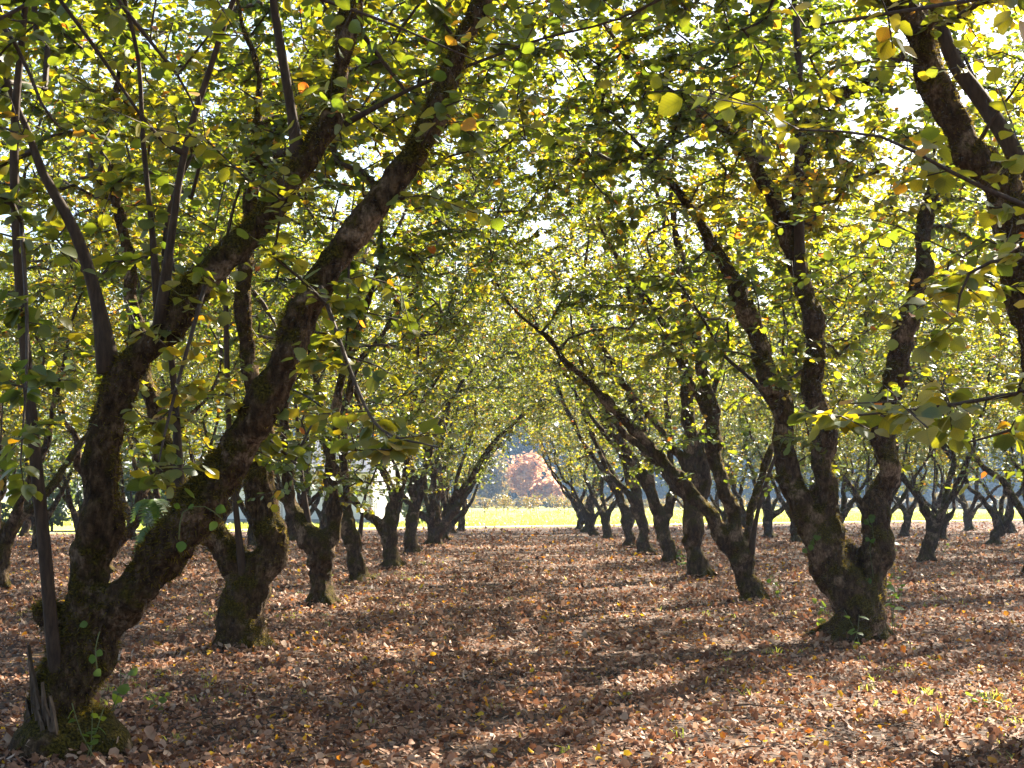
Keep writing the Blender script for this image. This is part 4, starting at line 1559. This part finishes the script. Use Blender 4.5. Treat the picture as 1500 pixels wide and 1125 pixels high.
def ivy(label, px, py, Y, pts, seed, size=.05):
    c_ = at(px, py, Y)
    root = empty('ivy_vine', c_, label, 'ivy')
    r_ = np.random.default_rng(seed)
    w = [at(*p) - c_ for p in pts]
    shoot_obj([(*p, .004 - .002 * i / len(w)) for i, p in enumerate(w)], root, 'stem', M_WEED_STEM)
    q = catmull([(*p, .003) for p in w], .05)[:, :3]
    n = max(5, int(len(q) * .6))
    i = r_.integers(0, len(q), n)
    O = q[i] + r_.normal(0, .035, (n, 3))
    D = nrm(np.stack([r_.normal(0, 1, n), np.full(n, -0.3), r_.normal(0, .4, n)], -1))
    A = nrm(np.stack([r_.normal(0, .6, n), np.full(n, -.35), r_.normal(-.5, .4, n)], -1))
    N0 = np.array([0, -1.0, .5]) + r_.normal(0, .3, (n, 3))
    B = nrm(np.cross(N0, A))
    Nn = np.cross(A, B)
    lv = Leaves(O, A, B, Nn, size * r_.uniform(.7, 1.3, n), r_.normal(.1, .15, n), r_.uniform(.05, .3, n), r_.random(n) * .5)
    leaf_objects(lv, root, np.zeros(3), M_WEED, 'weed')


ivy('ivy trailing over the limb that leans across the aisle', 262, 778, 8.33, [(262, 790, 8.35), (268, 750, 8.33), (300, 742, 8.32), (325, 760, 8.33)], 1)
ivy('ivy leaves up the front of the big gnarled trunk', 145, 960, 8.42, [(142, 980, 8.44), (140, 950, 8.44), (146, 925, 8.45)], 2, .04)
ivy('ivy on the aisle-side limb of the three-limbed tree', 1195, 830, 15.72, [(1185, 800, 15.72), (1196, 780, 15.72), (1204, 790, 15.72)], 3, .07)
ivy('ivy on the limb of the three-limbed tree farthest from the aisle', 1283, 830, 15.78, [(1280, 850, 15.8), (1274, 800, 15.8), (1280, 790, 15.8), (1276, 760, 15.82)], 4, .07)


def fern(label, px, py, Y, seed):
    c_ = at(px, py, Y)
    root = empty('fern', c_, label, 'fern')
    r_ = np.random.default_rng(seed)
    for k in range(7):
        a = -math.pi / 2 + r_.uniform(-1.4, 1.4)
        ln = r_.uniform(.28, .45)
        V, T = [], []
        m_ = 16
        side = np.array([-math.sin(a), math.cos(a), 0])
        fwd = np.array([math.cos(a) * .5, math.sin(a) * .5, -.5])
        for i in range(m_ + 1):
            f = i / m_
            d = ln * math.sin(f * 1.2)
            V.append(np.array([math.cos(a) * d * .7, math.sin(a) * d * .7, ln * (.55 * f - 1.15 * f * f)]))
        for i in range(m_):
            f = i / m_
            wl = 0.085 * math.sin(math.pi * min(1, f * .85 + .12)) + .006
            for s in (1, -1):
                b = len(V)
                p = V[i] * .5 + V[i + 1] * .5
                V += [p + side * s * wl + fwd * .035, p + side * s * wl * .5 - fwd * .004]
                T += [(i, b + 1, b), (i, b, i + 1)] if s > 0 else [(i, b, b + 1), (i + 1, b, i)]
        obj('frond', mesh_np('frond', np.array(V), [np.array(T)], M_WEED, True, {'tint': r_.random(len(T))}), root)


fern('green fern drooping from the mossy limb of the goblet-forked tree', 224, 735, 14.55, 5)
fern('lower green fern growing where the goblet-forked tree opens', 232, 775, 14.45, 6)

# ------------------------------------------------------------------ white shed beyond the road
barn = empty('shed', (-9.2, 97.0, rise(road_s(-9.2, 97.0)) - .05), 'white shed with vertical siding and grey roof beyond the gravel road', 'shed', rz=R(-14))
LW, DW, HW = 15.0, 9.0, 3.5        # local: corner at origin, long wall towards -x facing -y, end wall towards +y
b = MB()
b.box(-LW, 0, 0, DW, 0.0, 0.35)
obj('foundation', b.mesh('foundation', M_CONC), barn)
b = MB()
b.box(-LW + .06, -.06, .06, .2, .35, HW)
lw = obj('wall', b.mesh('wall', M_WHITE), barn)
b = MB()
nb = int(LW / .4)
for i in range(nb):
    x_ = -LW + .2 + i * (LW - .4) / (nb - 1)
    b.box(x_ - .03, x_ + .03, .02, .058, .36, HW - .02)
o = obj('siding_batten', b.mesh('siding_batten', M_WHITE), lw)
tag(o, kind='stuff')
b = MB()
b.add([(-.2, .2, .35), (-.2, DW - .2, .35), (-.2, DW - .2, HW), (-.2, DW / 2, HW + 2.2), (-.2, .2, HW),
       (-.06, .2, .35), (-.06, DW - .2, .35), (-.06, DW - .2, HW), (-.06, DW / 2, HW + 2.2), (-.06, .2, HW)],
      [(4, 3, 2, 1, 0), (5, 6, 7, 8, 9), (0, 1, 6, 5), (1, 2, 7, 6), (2, 3, 8, 7), (3, 4, 9, 8), (4, 0, 5, 9)])
gw = obj('wall', b.mesh('wall', M_WHITE), barn)
b = MB()
for i in range(int(DW / .4)):
    y_ = .5 + i * .4
    if y_ < DW - .3:
        b.box(-.058, -.02, y_ - .03, y_ + .03, .36, HW)
o = obj('siding_batten', b.mesh('siding_batten', M_WHITE), gw)
tag(o, kind='stuff')
b = MB()
b.box(-.17, .02, -.012, .18, .352, HW)
obj('corner_trim', b.mesh('corner_trim', M_TRIM), barn)
for sgn in (0, 1):
    b = MB()
    y0_, y1_ = (-.45, DW / 2) if sgn == 0 else (DW + .45, DW / 2)
    z0_, z1_ = HW - .18, HW + 2.25
    b.add([(-LW - .4, y0_, z0_), (.4, y0_, z0_), (.4, y1_, z1_), (-LW - .4, y1_, z1_),
           (-LW - .4, y0_, z0_ + .12), (.4, y0_, z0_ + .12), (.4, y1_, z1_ + .12), (-LW - .4, y1_, z1_ + .12)],
          [(3, 2, 1, 0), (4, 5, 6, 7), (0, 1, 5, 4), (1, 2, 6, 5), (2, 3, 7, 6), (3, 0, 4, 7)])
    obj('roof', b.mesh('roof', M_ROOF), barn)
b = MB()
b.box(-6.2, -3.4, .0, .05, .36, 3.0)
dr_ = obj('door', b.mesh('door', M_WHITE), barn)
b = MB()
for bx_ in ((-6.32, -6.2, 0.36, 3.0), (-3.4, -3.28, .36, 3.0), (-6.32, -3.28, 3.0, 3.12)):
    b.box(bx_[0], bx_[1], -.02, .055, bx_[2], bx_[3])
obj('door_frame', b.mesh('door_frame', M_TRIM), dr_)


# ------------------------------------------------------------------ bushes, far trees, saplings
def blob_leaves(rng, n, rx, rz, cz, size, clump=2.0, seed=0, shell=0.5):
    P = []
    tot = 0
    while tot < n:
        d = nrm(rng.normal(0, 1, (n * 2, 3)))
        r = rng.uniform(shell, 1, n * 2) ** 0.7
        q = d * r[:, None]
        w = 0.45 + 0.9 * vnoise(d * clump + seed, 17)
        q = q * w[:, None] * np.array([rx, rx, rz]) + np.array([0, 0, cz])
        q = q[(vnoise(q * (3.0 / rx) + seed, 19) > 0.42) & (q[:, 2] > 0.05)]
        P.append(q)
        tot += len(q)
    O = np.vstack(P)[:n]
    D = nrm(rng.normal(0, 1, (n, 3)))
    A, B, Nn = make_leaf_frames(rng, O, D, np.ones(n), 0.6)
    return Leaves(O, A, B, Nn, size * rng.uniform(.6, 1.4, n), rng.normal(.1, .2, n), rng.uniform(0, .3, n), np.clip(rng.random(n) * .7 + .3 * vnoise(O * 1.5, 3), 0, 1))


def woody(root, h, r, n, spread, seed, mat=None):
    rg = np.random.default_rng(seed)
    parts = [tube(catmull([(0, 0, -.1, r), (rg.normal(0, .05) * h, rg.normal(0, .05) * h, h * .5, r * .7), (0, 0, h * .95, r * .2)], h / 10), 8)]
    for k in range(n):
        a = rg.uniform(0, 6.28)
        z = h * rg.uniform(.2, .6)
        parts.append(tube(catmull([(0, 0, z, r * .5), (math.cos(a) * spread * .5, math.sin(a) * spread * .5, z + h * .15, r * .3),
                                   (math.cos(a) * spread, math.sin(a) * spread, z + h * .3, r * .1)], h / 10), 5))
    V, Q, T = join_parts(parts)
    obj('trunk', mesh_np('trunk', V, [Q, T], mat or M_TWIG, True), root)


def bush(name, label, cat, x, y, rx, h, n, mat, size, seed, group=None, trunk_h=None):
    s_ = float(road_s(x, y))
    root = empty(name, (x, y, float(rise(s_))), label, cat, group)
    rg = np.random.default_rng(seed)
    if trunk_h is None:
        lv = blob_leaves(rg, n, rx, h * .55, h * .5, size, 2.2, seed)
    else:
        lv = blob_leaves(rg, n, rx, (h - trunk_h) * .55, trunk_h + (h - trunk_h) * .5, size, 2.6, seed, .3)
    woody(root, h * .85, max(.03, h * .016), 9, rx * .6, seed)
    tag(obj('crown', lv.mesh('crown', LQ_UV, LQ_Q, mat), root), kind='stuff')
    return root


bush('hedge_shrub', 'dark green dense shrub across the road beside the shed', 'shrub', -18.6, 75.5, 2.6, 3.4, 3600, M_HEDGE, .22, 1)
bush('hedge_shrub', 'tall dark shrub across the road, second from the shed', 'shrub', -22.6, 73.0, 2.6, 4.2, 3600, M_HEDGE, .22, 2)
bush('hedge_shrub', 'low dark shrub across the road, third from the shed', 'shrub', -26.5, 71.0, 2.4, 2.6, 3000, M_HEDGE, .2, 3)
bush('leafy_bush', 'pale green loose bush farthest along the road from the shed', 'shrub', -30.5, 70.0, 2.8, 3.6, 3000, M_SAPLING, .22, 4)
bush('leafy_bush', 'grey-green bush close to the end wall of the shed', 'shrub', -6.2, 99.0, 1.7, 3.4, 2200, M_HEDGE, .2, 5)
for k, (x, y, rx, h) in enumerate([(-36, 100, 6, 12), (-28, 116, 6, 13), (-50, 95, 7, 13)]):
    bush('broadleaf_tree', ['rounded green tree far behind the dark shrubs', 'tall green tree standing behind the shed roof',
                            'big green tree behind the pale bush along the road'][k], 'tree', x, y, rx, h, 4500, M_HEDGE, .45, 20 + k, trunk_h=2.0)
bush('autumn_tree', 'round pinkish orange autumn tree at the far edge of the field', 'tree', 2.9, 246, 3.6, 8.6, 2600, M_AUTUMN, .55, 31, trunk_h=.6)
bush('autumn_tree', 'small orange autumn tree beside the round pinkish one', 'tree', 6.4, 243, 2.2, 4.6, 2400, M_AUTUMN, .45, 32, trunk_h=.4)
bush('broadleaf_tree', 'pale green round tree beside the pinkish autumn tree', 'tree', -4.0, 252, 4.2, 9.5, 4200, M_SAPLING, .5, 33, trunk_h=.8)
proto_h = None
rb_ = random.Random(8)
for k in range(26):
    t_ = -12 + k * 3.6 + rb_.uniform(-.8, .8)
    x, y = t_, 232 + 0.05 * t_ + rb_.uniform(-4, 4)
    lab = 'low pale shrub in the hedge line at the far edge of the field'
    if proto_h is None:
        proto_h = bush('hedge_shrub', lab, 'shrub', x, y, 1.9, 2.3, 900, M_SAPLING, .3, 40, 'shrubs along the far edge of the field')
        o = proto_h
    else:
        o = copy_tree(proto_h)
        o.location = (x, y, float(rise(road_s(x, y))))
    o.rotation_euler = (0, 0, rb_.uniform(0, 6))
    s_ = rb_.uniform(.7, 1.3)
    o.scale = (s_, s_, s_ * rb_.uniform(.6, 1.1))


def conifer(seed, h, label):
    rg = np.random.default_rng(seed)
    root = empty('conifer', (0, 0, 0), label, 'tree', 'dark conifers beyond the field')
    V, Q, T = tube(catmull([(0, 0, -.3, h * .014), (0, 0, h * .5, h * .009), (0, 0, h * .99, h * .001)], 2), 7)
    obj('trunk', mesh_np('trunk', V, [Q, T], M_TWIG, True), root)
    O, A, L, B = [], [], [], []
    z = h * .06
    while z < h * .99:
        f = z / h
        rad = h * .20 * (1 - f) ** .85 * rg.uniform(.75, 1.15) + .15
        k = int(6 + 7 * (1 - f))
        a0 = rg.uniform(0, 6)
        for j in range(k):
            a = a0 + 6.283 * j / k + rg.uniform(-.25, .25)
            rr = rad * rg.uniform(.7, 1.12)
            m_ = max(2, int(rr / .45))
            for q in range(m_):
                u = (q + .4) / m_
                dr = -.30 * rr * u * u
                p = np.array([math.cos(a) * rr * u, math.sin(a) * rr * u, z + dr])
                for s in (-1, 0, 1):
                    b_ = a + s * .75 + rg.uniform(-.25, .25)
                    O.append(p)
                    A.append((math.cos(b_), math.sin(b_), -.35 + rg.uniform(-.25, .15)))
                    L.append(rg.uniform(.7, 1.2) * (.55 + .5 * (1 - f)))
        z += h * .026 * rg.uniform(.8, 1.2)
    O, A, L = np.array(O), nrm(np.array(A)), np.array(L)
    n = len(O)
    N0 = np.array([0, 0, 1.0]) + rg.normal(0, .4, (n, 3))
    B = nrm(np.cross(N0, A))
    lv = Leaves(O, A, B, np.cross(A, B), L, rg.normal(-.2, .2, n), rg.uniform(.1, .5, n), rg.random(n))
    tag(obj('crown', lv.mesh('crown', LQ_UV, LQ_Q, M_CONIFER), root), kind='stuff')
    return root


lab = 'tall dark blue-hazed conifer in the wood beyond the field'
PC = [conifer(1, 30, lab), conifer(2, 25, lab), conifer(3, 34, lab)]
k = 0
for row in range(3):
    for i in range(27):
        x = -62 + i * 7.4 + row * 2.5 + rb_.uniform(-1.8, 1.8)
        y = 292 + row * 11 + rb_.uniform(-4, 4)
        o = PC[k] if k < 3 else copy_tree(PC[rb_.randrange(3)])
        o.location = (x, y, float(rise(road_s(x, y))))
        o.rotation_euler = (0, 0, rb_.uniform(0, 6))
        s_ = rb_.uniform(.75, 1.15)
        o.scale = (s_, s_, s_)
        k += 1


def sapling(seed):
    rg = np.random.default_rng(seed)
    root = empty('young_tree', (0, 0, 0), 'young thin-stemmed sapling planted in the sunny field', 'sapling', 'saplings planted in the field')
    pts = [(0, 0, -.1, .025), (rg.normal(0, .04), rg.normal(0, .04), .9, .02), (rg.normal(0, .08), rg.normal(0, .08), 1.7, .008)]
    parts = [tube(catmull(pts, .2), 6)]
    tips = []
    for q in range(7):
        a = rg.uniform(0, 6.28)
        z = rg.uniform(.75, 1.3)
        t_ = (math.cos(a) * rg.uniform(.25, .5), math.sin(a) * rg.uniform(.25, .5), z + rg.uniform(.25, .6))
        parts.append(tube(catmull([(0, 0, z, .012), (t_[0] * .6, t_[1] * .6, z + .15, .009), (*t_, .004)], .15), 5))
        tips.append(t_)
    V, Q, T = join_parts(parts)
    obj('trunk', mesh_np('trunk', V, [Q, T], M_TWIG, True), root)
    tips = np.array(tips)
    n = 130
    O = tips[rg.integers(0, 7, n)] * rg.uniform(.55, 1.05, (n, 1)) + rg.normal(0, .13, (n, 3))
    O[:, 2] = np.clip(O[:, 2], .6, 2)
    A, B, Nn = make_leaf_frames(rg, O, nrm(rg.normal(0, 1, (n, 3))), np.ones(n), .6)
    lv = Leaves(O, A, B, Nn, rg.uniform(.08, .14, n), rg.normal(.1, .2, n), rg.uniform(0, .3, n), rg.random(n))
    tag(obj('crown', lv.mesh('crown', LQ_UV, LQ_Q, M_SAPLING), root), kind='stuff')
    return root


PS = [sapling(1), sapling(2), sapling(3)]
k = 0
for s0_ in (22, 34, 46, 60):
    for t_ in np.arange(-6, 72, 2.6):
        if rb_.random() < 0.25:
            continue
        s_ = s0_ + rb_.uniform(-.6, .6)
        tt = t_ + rb_.uniform(-.5, .5)
        x, y = R0[0] + s_ * RN[0] + tt * RD[0], R0[1] + s_ * RN[1] + tt * RD[1]
        if abs(x) > 0.36 * y:
            continue
        o = PS[k] if k < 3 else copy_tree(PS[rb_.randrange(3)])
        o.location = (x, y, float(rise(s_)))
        o.rotation_euler = (0, 0, rb_.uniform(0, 6))
        f_ = rb_.uniform(.75, 1.2)
        o.scale = (f_, f_, f_)
        k += 1

# ------------------------------------------------------------------ the hazy air
hz = MB()
hz.box(-640, 640, -440, 760, -1.2, 46)
mh, nt, out = new_mat('haze')
pv = N(nt, 'ShaderNodeVolumePrincipled')
pv.inputs['Color'].default_value = (0.42, 0.64, 1.0, 1)
pv.inputs['Density'].default_value = 0.00038
pv.inputs['Anisotropy'].default_value = 0.35
nt.links.new(pv.outputs[0], out.inputs['Volume'])
haze = obj('haze', hz.mesh('haze', mh))
tag(haze, kind='stuff')
